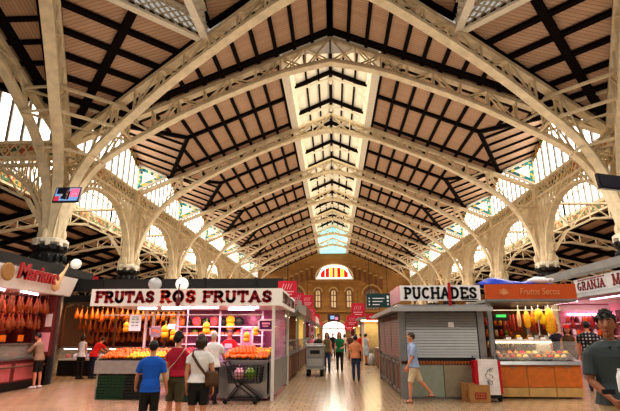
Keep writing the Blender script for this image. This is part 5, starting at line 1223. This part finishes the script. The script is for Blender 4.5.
a = MB(); a.box(OX0 - .05, OX1 - .7, OY0 + .02, OY0 + .5, 1.5, 1.55); P(a, 'case_shelf', 'white_paint'); a = MB(); a.tube([(OX0, OY0 + .05, 1.48), (OX1 - .7, OY0 + .05, 1.48)], .022, 6); P(a, 'lamp_tube', 'tube_warm')
for x, y in ((OX0 - .12, OY0 + .0), (OX0 - .1, OY0 + 2.3), (OX1 - .35, OY0 + 2.3)): a = MB(); a.box(x - .06, x + .06, y - .04, y + .06, 0 if y > OY0 + 2 or x < OX0 else 1, 2.6); P(a, 'post', 'zinc')
a = MB(); a.box(OX0 - .2, OX1 + .1, OY0 - .1, OY0 + 2.4, 2.58, 2.66); P(a, 'roof', 'zinc')
a = MB(); a.box(OX0 - .22, OX1 + .1, OY0 - .16, OY0 - .1, 2.66, 3.08); fas = P(a, 'fascia', 'orange_fascia')
fontpart('Frutos Secos', .26, 'faint_letter', fas, (5.85 - 5.8, OY0 - .175 - 13.8, 2.86), (pi / 2, 0, 0), shear=.2, sx=.82)
a = MB()
for t in range(-3, 4): a.tube([(4.85, OY0 - .17, 2.78), (4.85 + .14 * sin(t * .42), OY0 - .175, 2.78 + .17 * cos(t * .42))], [.02, .028], 5)
o = part(a, 'shell_emblem', 'faint_letter', fas); o.data.transform(Matrix.Translation(-V(root.location)))
a = MB(); a.box(OX0 - .2, OX1 + .1, OY0 - .16, OY0 - .05, 2.6, 2.66); P(a, 'lower_edge', 'zinc')
a = MB(); a.box(OX0, OX0 + 1.3, OY0 + 2.2, OY0 + 2.25, 0, 2.6); P(a, 'back_wall', 'warm_brown')
for z in (1.25, 1.6, 1.95): a = MB(); a.box(OX0, OX0 + 1.25, OY0 + 1.85, OY0 + 2.2, z, z + .03); P(a, 'shelf', 'dark_wood')
a = MB(); a.tube([(OX0, OY0 + .6, 2.38), (OX1, OY0 + .6, 2.38)], .015, 6); P(a, 'hanging_rail', 'steel')
lamp_area((5.8, 14.4, 2.54), 2.0, .8, 26, WARM); lamp_area((5.6, 13.95, 1.46), 1.6, .2, 6, WARM)
random.seed(5)
def snack(px, py, w, h, m, label, Y=14.3):
    p = aty(px, py, Y); root = thing('hanging_snack_bag', label, 'snack bag', p, group='snack bags over the dried fruit counter'); a = MB(); a.tube([(0, 0, 0), (0, 0, -.05), (0, 0, -h * .4), (0, 0, -h * .85), (0, 0, -h)], [(.03, .02), (w * .3, .05), (w * .5, .09), (w * .48, .08), (w * .2, .03)], 10); part(a, 'bag', m, root, True); a = MB(); a.tube([(0, 0, .14), (0, 0, 0)], .008, 5); part(a, 'tie', 'paper', root)
for i, (px, py, w, h, m, nm) in enumerate(((526, 311, .2, .5, 'snack_yellow', 'gold bag first from the stall post'), (518, 310, .1, .5, 'ham_fat', 'pale thin bag hanging before the gold one'), (532, 311, .15, .4, 'snack_orange', 'amber bag beside the wide yellow bunch'), (538, 309, .28, .3, 'banana', 'yellow bag, upper one of the yellow bunch'), (533, 313, .22, .3, 'banana', 'yellow bag low on the near edge of the bunch'), (542, 314, .22, .3, 'lemon', 'lemon yellow bag low in the bunch'), (548, 308, .3, .75, 'snack_yellow', 'tall golden bag at the end of the rail'), (552, 312, .16, .6, 'snack_orange', 'narrow orange bag behind the tall golden bag'))):
    snack(px, py, w, h, m, 'hanging snack bag: ' + nm, 14.35 if i < 7 else 14.6)
for i in range(14):
    px = 503 + i * 3.3; p = aty(px, 314, 14.9 + .1 * (i % 3)); a = MB(); L = random.uniform(.35, .6); a.tube([(0, 0, 0), (0, 0, -.04), (0, 0, -L + .04), (0, 0, -L)], [.012, .035, .035, .012], 7); me = a.mesh('sausage', smooth=True, mats='sausage'); item(me, 'hanging_sausage', p, 'dark red sausage hanging behind the snack bags', 'sausage', 'sausages behind the snack bags')
for i in range(8):
    for j, z in enumerate((1.28, 1.63, 1.98)):
        x = OX0 + .1 + i * .15; a = MB(); a.tube([(0, 0, 0), (0, 0, .16), (0, 0, .19)], [.055, .055, .04], 10, ('snack_orange', 'red_fruit', 'snack_yellow', 'green_fruit', 'ham_fat')[(i * 2 + j) % 5]); a.tube([(0, 0, .19), (0, 0, .215)], .045, 10, 'steel'); me = a.mesh('jar', smooth=True); item(me, 'jar', (x, OY0 + 2.0, z), 'food jar on the %s shelf behind the dried fruit stall' % ('lower', 'middle', 'upper')[j], 'jar', 'jars on the %s shelf' % ('lower', 'middle', 'upper')[j])
cs = [('snack_orange', 'orange'), ('dark_wood', 'dark brown'), ('ham_fat', 'pale'), ('snack_yellow', 'golden'), ('red_fruit', 'dark red'), ('carton', 'tan')]
for i in range(12):
    x = OX0 + .14 + i * .175
    for r in range(2):
        m, c = cs[(i * 5 + r * 2) % 6]
        root = thing('produce_tray', '%s dried fruit tray in the %s row of the case, %s from the post' % (c, ('front', 'back')[r], ORD[i]), 'tray', (x, OY0 + .2 + r * .24, 1.0 + .035 * (r + 1) + r * .06)); a = MB(); a.box(-.08, .08, -.11, .11, 0, .04); part(a, 'tray', 'steel', root)
        a = MB(); a.ball((0, 0, .04), (.075, .1, .07), 10, 6); a.v = [V((q.x, q.y, q.z + random.uniform(-.008, .008))) for q in a.v]; part(a, 'heap', m, root, kind='stuff')
for i, px in enumerate((506, 517, 528, 540, 545, 561, 570)):
    p = aty(px, 336, 14.15); m, c = cs[(i * 2 + 1) % 6]; a = MB(); a.box(-.09, .09, -.08, .08, 0, .04, 'basket'); a.ball((0, 0, .05), (.085, .075, .08), 10, 6, m); a.box(-.07, .07, -.085, -.08, .0, .06, 'paper'); me = a.mesh('basket', smooth=False); item(me, 'snack_basket', (p.x, 14.05, 1.55), '%s snacks in a basket on the lit shelf, %s from the post' % (c, ORD[i]), 'basket', None) if px < 545 else None
p = aty(507, 316, 14.1); root = thing('menu_screen', 'small dark display with green light at the back of the dried fruit stall', 'display', (p.x, 14.6, p.z)); a = MB(); a.box(-.22, .22, 0, .1, -.12, .1); part(a, 'casing', 'black', root); a = MB(); a.box(-.15, .15, -.01, 0, -.02, .06); part(a, 'digits', mat('digit_green', (60, 180, 90), em=.8).name, root)
root = thing('cash_register', 'grey scale and register standing on the dried fruit counter', 'register', (6.0, 14.3, 1.04)); a = MB(); a.box(-.2, .2, -.15, .2, 0, .35); part(a, 'body', 'grey_panel', root); a = MB(); a.hexa([(-.18, -.16, .36), (.18, -.16, .36), (.18, -.06, .36), (-.18, -.06, .36), (-.18, -.1, .62), (.18, -.1, .62), (.18, -.04, .62), (-.18, -.04, .62)]); part(a, 'display', 'shutter_grey', root); a = MB(); a.box(-.2, .2, -.2, -.15, 0, .1); part(a, 'keys', 'black', root)
# tarpaulin and white sheet on the roof
A = aty(488, 283, 13.7); root = thing('tarpaulin', 'bright blue tarpaulin bundled on the orange stall roof', 'tarpaulin', (5.3, 14, 3.08)); a = MB(); n = 16; vs = []; random.seed(9)
for i in range(n + 1):
    t = i / n; x = -1.0 + 2.0 * t; hh = (.24 if t < .5 else .18) * (sin(pi * min(1, t * 1.05 + .03)) ** .5) + .04 * sin(9 * t)
    for j in range(9): v = j / 8; vs.append((x, -.2 + v * 1.0, max(0, hh * sin(pi * v) ** .7) + .02 * sin(23 * t + 5 * v)))
a.add(vs, [(i * 9 + j, (i + 1) * 9 + j, (i + 1) * 9 + j + 1, i * 9 + j + 1) for i in range(n) for j in range(8)]); part(a, 'sheet', 'blue_tarp', root, True); a = MB(); a.tube([(-.9, -.22, .02), (.1, -.24, .03), (1.0, -.22, .02)], .02, 6); part(a, 'hem', 'blue_tarp', root)
root = thing('plastic_sack', 'white plastic sack lying on the blue tarpaulin', 'sack', (6.0, 13.9, 3.1)); a = MB(); a.ball((0, 0, .1), (.3, .3, .11), 12, 8); a.v = [q * (1 + .06 * sin(q.x * 30 + q.y * 22)) for q in a.v]; part(a, 'sack', 'paper', root, True); a = MB(); a.tube([(.26, 0, .12), (.36, 0, .16), (.42, 0, .12)], [.05, .03, .05], 8); part(a, 'knot', 'paper', root)

# ---------------------------------------------------------------- poultry and egg stall
GX = 9.0
root = thing('meat_stall', 'pink lit meat stall under the white GRANJA sign', 'market stall', (GX, 14, 0))
a = MB(); a.box(12.4, 12.5, 8, 22, 0, 3.1); P(a, 'back_wall', 'pink_tile')
a = MB(); a.box(GX + 1.2, 12.5, 21.9, 22, 0, 3.1); P(a, 'end_wall', 'pink_brick')
for z in (1.55, 2.1): a = MB(); a.box(GX + 1.3, 12.4, 21.5, 21.9, z, z + .05); P(a, 'shelf', 'white_paint')
for z in (2.55,): a = MB(); a.tube([(GX + 1.5, 21.8, z), (12.3, 21.8, z)], .03, 6); P(a, 'lamp_tube', 'tube_light')
a = MB(); a.box(GX + 1.2, 12.4, 21.82, 21.9, 2.7, 2.95); P(a, 'sign_strip', 'white_paint')
a = MB(); a.box(GX + .9, GX + 1.7, 8, 20, 0, .9); P(a, 'counter', 'zinc')
a = MB(); a.box(GX + .85, GX + 1.7, 8, 20, .9, .97); P(a, 'worktop', 'steel')
a = MB(); a.box(GX + .95, GX + .97, 8, 19.5, .97, 1.4); P(a, 'case_glass', 'front_glass')
a = MB(); a.box(GX - .1, 12.5, 8, 22, 3.02, 3.08); P(a, 'roof', 'white_paint')
a = MB(); a.box(GX - .08, GX - .02, 8, 17.7, 3.12, 3.62); fas = P(a, 'sign_board', 'paper')
b = MB(); word(b, 'GRANJA', (GX - .1, 17.45, 3.2), (0, -1, 0), (0, 0, 1), .3, 1.75, t=.13); b2 = MB(); word(b2, 'MARI', (GX - .1, 15.25, 3.2), (0, -1, 0), (0, 0, 1), .34, 1.3, t=.13); o = part(b2, 'lettering', 'letter_red', fas); o.data.transform(Matrix.Translation(-V(root.location)))
o = part(b, 'lettering', 'letter_red', fas); o.data.transform(Matrix.Translation(-V(root.location)))
b = MB(); [b.box(GX - .1, GX - .08, y, y + .1, 3.54, 3.58) for y in [15.7 + .16 * i for i in range(11)]]; o = part(b, 'small_print', 'letter_red', fas); o.data.transform(Matrix.Translation(-V(root.location)))
a = MB(); a.hexa([(GX - .5, 8, 2.92), (GX + .3, 8, 2.92), (GX + .3, 22, 2.92), (GX - .5, 22, 2.92), (GX - .3, 8, 3.1), (GX + .3, 8, 3.1), (GX + .3, 22, 3.1), (GX - .3, 22, 3.1)]); P(a, 'canopy', 'zinc')
a = MB(); a.box(GX - .3, GX + .1, 8, 26, 3.75, 4.0); P(a, 'shutter_housing', 'zinc')
for y in (12.2, 22): a = MB(); a.box(GX + .8, GX + .92, y - .06, y + .06, 0, 3.05); P(a, 'post', 'white_paint')
for z in (1.6, 2.15): a = MB(); a.box(12.0, 12.4, 9, 21.5, z, z + .04); P(a, 'shelf', 'white_paint')
for y in (11, 14, 17, 20): a = MB(); a.tube([(GX + .6, y - 1, 2.95), (GX + .6, y + 1, 2.95)], .025, 8); P(a, 'lamp_tube', 'tube_light')
lamp_area((10.6, 15.5, 3.0), 2.4, 11, 190, (1, .5, .58))
hp3 = ham_proto('dark ham hanging sparsely along the pink back wall', 'hams of the pink stall', 'sausage')
hang(hp3, [(10.5 + .42 * i, 21.4, 2.52 - .08 * (i % 2)) for i in range(5)] + [(11.9, 17.0 + .9 * i, 2.7) for i in range(4)], hp3['label'])
for i, (y, z) in enumerate(((19.4, 2.35), (21.0, 2.4))): root = thing('picture', ('dark framed notice on the pink wall nearer the checked shirt', 'dark framed notice deeper along the pink wall')[i], 'picture', (12.36, y, z)); a = MB(); a.box(-.02, .02, -.35, .35, -.3, .3); part(a, 'frame', 'black', root); a = MB(); a.box(-.03, -.02, -.28, .28, -.24, .24); part(a, 'sheet', 'maroon_wall', root)
for i in range(11):
    for j, z in enumerate((1.6, 2.15)):
        a = MB(); a.tube([(0, 0, 0), (0, 0, .06), (0, 0, .2), (0, 0, .26)], [.07, .09, .08, .04], 8); me = a.mesh('packet', smooth=True, mats=('maroon_wall', 'meat', 'paper', 'black', 'snack_orange')[(i * 2 + j) % 5]); item(me, 'packet', (10.45 + .18 * i, 21.68, z + .05), 'packet on the %s shelf of the pink end wall' % ('lower', 'upper')[j], 'packet', 'packets on the %s pink shelf' % ('lower', 'upper')[j])
for i in range(16):
    a = MB(); a.ball((0, 0, 0), (.14, .16, .1), 8, 6); me = a.mesh('poultry', smooth=True, mats=('ham_fat', 'meat', 'pink_tile')[i % 3]); item(me, 'meat_cut', (GX + 1.3, 12.5 + i * .42, 1.07), 'cut of meat lying in the pink stall glass case', 'meat', 'meat in the pink stall case')

# ---------------------------------------------------------------- televisions
def tv(label, c, w, h, rz, tilt, pic, pole):
    root = thing('television', label, 'television', c, rz); R = Matrix.Rotation(tilt, 3, 'X')
    def bx(x0, x1, y0, y1, z0, z1, m=None):
        a.hexa([R @ V(q) for q in ((x0, y0, z0), (x1, y0, z0), (x1, y1, z0), (x0, y1, z0), (x0, y0, z1), (x1, y0, z1), (x1, y1, z1), (x0, y1, z1))], m)
    a = MB(); bx(-w / 2, w / 2, 0, .09, -h / 2, h / 2); part(a, 'casing', 'black_plastic', root)
    a = MB(); bx(-w / 2 + .05, w / 2 - .05, -.012, 0, -h / 2 + .06, h / 2 - .05, 'screen_blue' if pic else 'screen_dark')
    if pic:
        iw, ih = w - .1, h - .11
        for u0, v0, u1, v1, m in ((0, 0, .22, .35, 'screen_red'), (.05, .55, .55, 1, 'screen_dark'), (.28, .15, .42, .6, 'letter_black'), (.42, .1, .62, .75, 'screen_dark'), (.45, .5, .55, .85, 'screen_skin'), (.49, .1, .54, .5, 'paper'), (.62, .3, 1, .95, 'screen_pink'), (.7, .45, .95, .6, 'paper'), (.25, .35, .33, .6, 'paper')):
            bx(-iw / 2 + u0 * iw, -iw / 2 + u1 * iw, -.016, -.011, -ih / 2 + v0 * ih, -ih / 2 + v1 * ih, m)
    part(a, 'screen', None, root, label='lit news picture' if pic else 'dark screen')
    a = MB(); a.tube([R @ V((0, .09, 0)), V((.0, .35, .05)), V(pole)], .04, 8); part(a, 'bracket', 'dark_iron', root)
A = aty(67, 194.5, 19.5); tv('lit flat television hanging from the crossing pier above the ham stall', A, 1.2, .78, -.0, -.25, True, (-1.6, 2.0, 0.2))
B_ = aty(612, 182, 14); tv('dark flat television seen edge-on at the pier by the meat stall', B_, 1.05, .5, .35, -.1, False, (2.2, 1.0, .5))
# ---------------------------------------------------------------- stalls further down the aisle
def aisle_stall(s, x, y0, y1, label, base, wall, fasc, lamp, goods, e=30, depth=2.6, glassy=True, hang_m=None):
    root = thing('aisle_stall', label, 'market stall', (x, (y0 + y1) / 2, 0), group='stalls along the central aisle'); o = s   # s=-1: stands left of the aisle
    def bx(mb, a0, a1, b0, b1, z0, z1, m=None): X = sorted((x + s * a0, x + s * a1)); mb.box(X[0], X[1], b0, b1, z0, z1, m)
    Q = lambda mb, n, m, **k: part(mb, n, m, root, world=True, **k)
    a = MB(); bx(a, 0, .8, y0, y1, .1, .92); Q(a, 'base', base)
    n = max(2, int((y1 - y0) / 1.2)); w = (y1 - y0) / n
    for i in range(n): a = MB(); bx(a, -.02, 0, y0 + i * w + .04, y0 + (i + 1) * w - .04, .16, .86); Q(a, 'front_panel', 'dark_wood' if i % 2 else base)
    a = MB(); bx(a, -.05, .85, y0, y1, .92, .98); Q(a, 'worktop', 'steel')
    if glassy:
        a = MB(); bx(a, 0, .02, y0, y1, .98, 1.42); bx(a, 0, .6, y0, y0 + .02, .98, 1.42); Q(a, 'case_glass', 'case_glass')
        a = MB(); bx(a, -.02, .6, y0, y1, 1.42, 1.45); Q(a, 'case_top', 'steel')
    for yy in (y0 + .05, y1 - .05): a = MB(); bx(a, 0, .08, yy - .05, yy + .05, .9, 2.55); Q(a, 'post', 'zinc')
    a = MB(); bx(a, depth - .05, depth, y0, y1, 0, 2.6); Q(a, 'back_wall', wall)
    a = MB(); bx(a, .1, depth, y1 - .05, y1, 0, 2.6); Q(a, 'end_wall', wall)
    a = MB(); bx(a, -.35, depth, y0, y1, 2.5, 2.58); Q(a, 'roof', 'zinc')
    a = MB(); bx(a, -.38, -.32, y0, y1, 2.5, 2.95); Q(a, 'fascia', fasc)
    for z in (1.35, 1.85): a = MB(); bx(a, depth - .4, depth - .05, y0, y1, z, z + .04); Q(a, 'shelf', 'pale_wood')
    a = MB(); a.tube([(x + s * .4, y0 + .4, 2.44), (x + s * .4, y1 - .4, 2.44)], .025, 6); Q(a, 'lamp_tube', lamp)
    lamp_area((x + s * 1.2, (y0 + y1) / 2, 2.46), 1.4, (y1 - y0) * .8, e, WARM if lamp == 'tube_warm' else ROSE)
    k = 0; yy = y0 + .3
    while yy < y1 - .2:
        m = goods[k % len(goods)]; a = MB(); a.box(-.16, .16, -.2, .2, 0, .1, 'basket'); a.ball((0, 0, .1), (.15, .18, .13), 10, 6, m)
        item(a.mesh('produce_box'), 'produce_box', (x + s * .35, yy, .981), 'produce box on the counter, %s' % label, 'produce box', 'produce boxes on the %s' % label)
        if k % 2 == 0:
            b = MB(); b.tube([(0, 0, 0), (0, 0, .02), (0, 0, .24), (0, 0, .3)], [.1, .11, .11, .05], 8, goods[(k // 2 + 1) % len(goods)]); item(b.mesh('tin'), 'tin', (x + s * (depth - .22), yy, 1.392), 'round tin on the back shelf of the %s' % label, 'tin', 'tins on the %s' % label)
        if hang_m and k % 2 == 0:
            b = MB(); b.tube([(0, 0, 0), (0, 0, -.06), (0, 0, -.3), (0, 0, -.42)], [.015, .05, .08, .03], 8, hang_m); item(b.mesh('hanging_sausage', smooth=True), 'hanging_sausage', (x + s * .25, yy, 2.3), 'cured sausage hung at the front of the %s' % label, 'sausage', 'sausages on the %s' % label)
        k += 1; yy += .46
aisle_stall(-1, -1.68, 17.5, 22.3, 'glass fronted stall right behind the fruit stall', 'warm_brown', 'warm_brown', 'zinc', 'tube_warm', ('ham_fat', 'snack_yellow', 'green_fruit', 'carton'), 36)
aisle_stall(-1, -1.68, 22.6, 27.6, 'yellow lit stall, second behind the fruit stall', 'dark_wood', 'yellow_lit_wall', 'maroon_wall', 'tube_warm', ('snack_orange', 'red_fruit', 'lemon'), 60)
aisle_stall(-1, -1.68, 28.2, 34, 'maroon walled stall, third behind the fruit stall', 'maroon_wall', 'maroon_wall', 'red_panel', 'tube_light', ('meat', 'sausage', 'ham_fat'), 55, hang_m='sausage')
aisle_stall(-1, -1.68, 35, 43, 'pink lit stall, fourth behind the fruit stall', 'pink_wall', 'pink_wall', 'white_paint', 'tube_light', ('meat', 'ham_fat', 'sausage'), 70, hang_m='ham_skin')
aisle_stall(-1, -1.68, 44, 58, 'long pale stall at the far end', 'grey_panel', 'yellow_lit_wall', 'red_panel', 'tube_warm', ('orange_fruit', 'green_fruit', 'red_fruit'), 90)
aisle_stall(1, 2.1, 31.5, 38, 'rose lit stall beyond the cream kiosk', 'maroon_wall', 'pink_wall', 'red_panel', 'tube_light', ('meat', 'sausage', 'ham_fat'), 70, hang_m='sausage')
aisle_stall(1, 2.1, 39, 48, 'warm stall, second beyond the cream kiosk', 'dark_wood', 'yellow_lit_wall', 'white_paint', 'tube_warm', ('orange_fruit', 'lemon', 'green_fruit'), 80)
aisle_stall(1, 2.1, 49, 62, 'long far stall, third beyond the cream kiosk', 'grey_panel', 'maroon_wall', 'red_panel', 'tube_warm', ('red_fruit', 'snack_yellow', 'meat'), 80)
# cream kiosk in the middle distance
root = thing('cream_kiosk', 'plain cream panelled kiosk beyond the closed shutters', 'market stall', (3.2, 28.6, 0))
a = MB(); a.box(1.78, 4.6, 28.2, 31, 0, 2.5); part(a, 'body', 'cream_iron', root, world=True)
for i in range(3): a = MB(); a.box(1.84 + .92 * i, 2.7 + .92 * i, 28.16, 28.2, .9, 2.4); part(a, 'front_panel', 'plaster', root, world=True); a = MB(); a.box(1.84 + .92 * i, 2.7 + .92 * i, 28.16, 28.2, .1, .84); part(a, 'lower_panel', 'tan_panel', root, world=True)
a = MB(); a.box(1.4, 4.8, 27.8, 31.2, 2.5, 2.62); part(a, 'canopy', 'zinc', root, world=True)
a = MB(); a.tube([(1.6, 27.95, 2.45), (2.6, 27.95, 2.45)], .04, 6); part(a, 'lamp_tube', 'tube_warm', root, world=True)
lamp_area((2.4, 27.9, 2.4), 1.5, .3, 22, (1, .85, .5), (-.5, 0, 0))
aisle_gap = thing('low_cabinet', 'dark low cabinet between the closed kiosk and the cream kiosk', 'cabinet', (2.9, 24, 0)); a = MB(); a.box(2.3, 3.6, 20.6, 27.3, 0, .95); part(a, 'body', 'dark_wood', aisle_gap, world=True)
for i in range(4): a = MB(); a.box(2.28, 2.3, 20.7 + i * 1.65, 22.2 + i * 1.65, .1, .88); part(a, 'door', 'warm_brown', aisle_gap, world=True)
a = MB(); a.box(2.25, 3.65, 20.55, 27.35, .95, 1.0); part(a, 'worktop', 'steel', aisle_gap, world=True)
# bag leaning in front of the cabinet, white and dark
b = atz(374, 364); root = thing('standing_bag', 'pale shopping bag standing by the dark low cabinet', 'bag', (2.1, b.y - 1, 0)); a = MB(); a.tube([(0, 0, 0), (0, 0, .1), (0, 0, .5), (0, 0, .62)], [(.2, .14), (.22, .16), (.2, .13), (.12, .06)], 10); part(a, 'sack', 'shutter_grey', root, True); a = MB(); a.tube([(-.08, 0, .6), (-.05, 0, .8), (.05, 0, .8), (.08, 0, .6)], .015, 6); part(a, 'handle', 'black', root)
# red hanging signs along the aisle
for px, py, Y, w, h, lb in ((287.5, 289, 15.2, .62, .52, 'red hanging sign at the corner of the fruit stall, largest of its row'), (297.5, 299, 19.5, .55, .5, 'red hanging sign, second along the fruit side of the aisle'), (307.5, 301, 25, .6, .62, 'red hanging sign, third along the fruit side of the aisle'), (311, 312, 33, .6, .6, 'red hanging sign, fourth along the fruit side of the aisle'), (316, 318, 42, .7, .7, 'red hanging sign, fifth along the fruit side of the aisle'),
                            (358, 310, 25, .72, .7, 'red hanging sign nearest the green direction sign'), (352, 321, 33, .75, .75, 'red hanging sign beyond the cream kiosk'), (349, 326, 44, .8, .8, 'red hanging sign far along the kiosk side')):
    p = aty(px, py, Y); root = thing('hanging_sign', lb, 'sign', p, group='red hanging signs')
    a = MB(); a.box(-w / 2, w / 2, -.02, .02, -h / 2, h / 2); bd = part(a, 'board', 'red_panel', root)
    a = MB(); 
    for t in range(4): a.bar((-w * .3 + t * w * .14, -.03, -.02 * h), (-w * .18 + t * w * .14, -.03, h * .32), .02, w * .07, up=(0, 1, 0)); 
    a.box(-w * .34, w * .34, -.03, -.02, -h * .2, -h * .13); a.box(-w * .25, w * .25, -.03, -.02, -h * .36, -h * .3)
    a.mats = ['pink_tile']; part(a, 'lettering', None, bd)
    a = MB(); a.tube([(0, 0, h / 2), (0, 0, h / 2 + .7)], .012, 5); part(a, 'rod', 'dark_iron', root)
p = aty(373, 317, 24); root = thing('hanging_sign', 'small red panel under the green direction sign', 'sign', p); a = MB(); a.box(-.35, .35, 0, .04, -.16, .16); part(a, 'board', 'red_panel', root); a = MB(); a.box(-.2, .2, -.01, 0, -.03, .03); part(a, 'lettering', 'pink_tile', root)
# metal trolley
b = atz(315, 376.5); root = thing('metal_trolley', 'grey metal box trolley on black wheels in the aisle', 'trolley', (b.x, b.y + .5, 0))
a = MB(); a.box(-.38, .38, -.5, .5, .32, 1.18); part(a, 'box', 'zinc', root)
a = MB(); a.box(-.42, .42, -.54, .54, 1.18, 1.24); part(a, 'rim', 'shutter_grey', root); a = MB(); a.box(-.42, .42, -.54, .54, .28, .34); part(a, 'base_frame', 'shutter_grey', root)
a = MB(); a.box(-.32, .32, -.52, -.5, .78, 1.12); f = part(a, 'hatch', 'grey_panel', root); a = MB(); a.box(-.2, .2, -.54, -.52, .9, 1.04); part(a, 'handle', 'dark_iron', f)
a = MB(); a.box(-.32, .32, -.515, -.5, .4, .7); part(a, 'lower_panel', 'shutter_grey', root)
for x in (-.28, .28):
    for y in (-.38, .38): a = MB(); a.tube([(x - .07, y, .14), (x + .07, y, .14)], .14, 14); part(a, 'wheel', 'rubber', root, True); a = MB(); a.box(x - .05, x + .05, y - .05, y + .05, .14, .3); part(a, 'caster_fork', 'dark_iron', root)
a = MB(); a.tube([(-.35, -.55, 1.2), (-.35, -.65, 1.3), (.35, -.65, 1.3), (.35, -.55, 1.2)], .02, 6); part(a, 'push_bar', 'shutter_grey', root)
# objects in the hands of the man close by
b = aty(606, 392, 5.03); root = thing('phone', 'dark blue phone held by the young man in slate grey', 'phone', (b.x + .03, 5.03, b.z)); a = MB(); a.box(-.065, .055, -.012, .012, -.02, .025); part(a, 'body', 'cloth_navy', root); a = MB(); a.box(-.058, .048, -.014, -.012, -.016, .021); part(a, 'screen', 'letter_black', root)
b = aty(620, 382, 5.0); root = thing('water_bottle', 'white bottle beside the young man in slate grey', 'bottle', (b.x + .01, 5.0, b.z - .1)); a = MB(); a.lathe([(.03, 0), (.034, .02), (.034, .15), (.02, .19), (.014, .2)], 12); part(a, 'body', 'paper', root, True); a = MB(); a.lathe([(.016, .2), (.016, .225)], 10); part(a, 'cap', 'paper', root)
# ================================================================== LIGHT
w = bpy.data.worlds.new('world'); S.world = w; w.use_nodes = True
bg = w.node_tree.nodes['Background']; bg.inputs['Color'].default_value = (1.0, .93, .84, 1); bg.inputs['Strength'].default_value = 0.4
def area(name, loc, size, energy, color, rot=(0, 0, 0), sy=None):
    l = bpy.data.lights.new(name, 'AREA'); l.energy = energy; l.color = color; l.size = size
    if sy: l.shape = 'RECTANGLE'; l.size_y = sy
    o = bpy.data.objects.new(name, l); COL.objects.link(o); o.location = loc; o.rotation_euler = rot; return o
S.view_settings.view_transform = 'Standard'
S.view_settings.look = 'None'
for lk in ('Medium High Contrast', 'High Contrast'):
    try: S.view_settings.look = lk; break
    except TypeError: pass
S.view_settings.exposure = 0.0
S.cycles.max_bounces = 8; S.cycles.diffuse_bounces = 4; S.cycles.transparent_max_bounces = 12
S.cycles.sample_clamp_indirect = 6.0
S.cycles.caustics_reflective = False; S.cycles.caustics_refractive = False

for k in range(-2, NB):
    for x in (-9, 0, 9): area('hall_fill', (x, YK(k) + DY / 2 - 4, 9.5), 3.0, 300, (1.0, .92, .82))  # unseen fill lights added overhead to brighten the stalls, no fittings modelled
for k in range(-1, NB):
    for x in (-8.5, 0, 8.5):
        area('up_fill', (x, YK(k) + DY / 2, 5.2), 6.0, 125, (1.0, .88, .74), (pi, 0, 0), 6.0)  # added upward fill to lift the roof, not fixtures of the hall
    for x in (-27, 27): area('aisle_fill', (x, YK(k) + DY / 2, 4.6), 5.0, 60, (1.0, .8, .68), (pi, 0, 0))  # same added upward fill under the side aisle roofs
for (loc, sx, sy, e, col, rot) in LAMPS: area('stall_light', loc, sx, e, col, rot, sy)
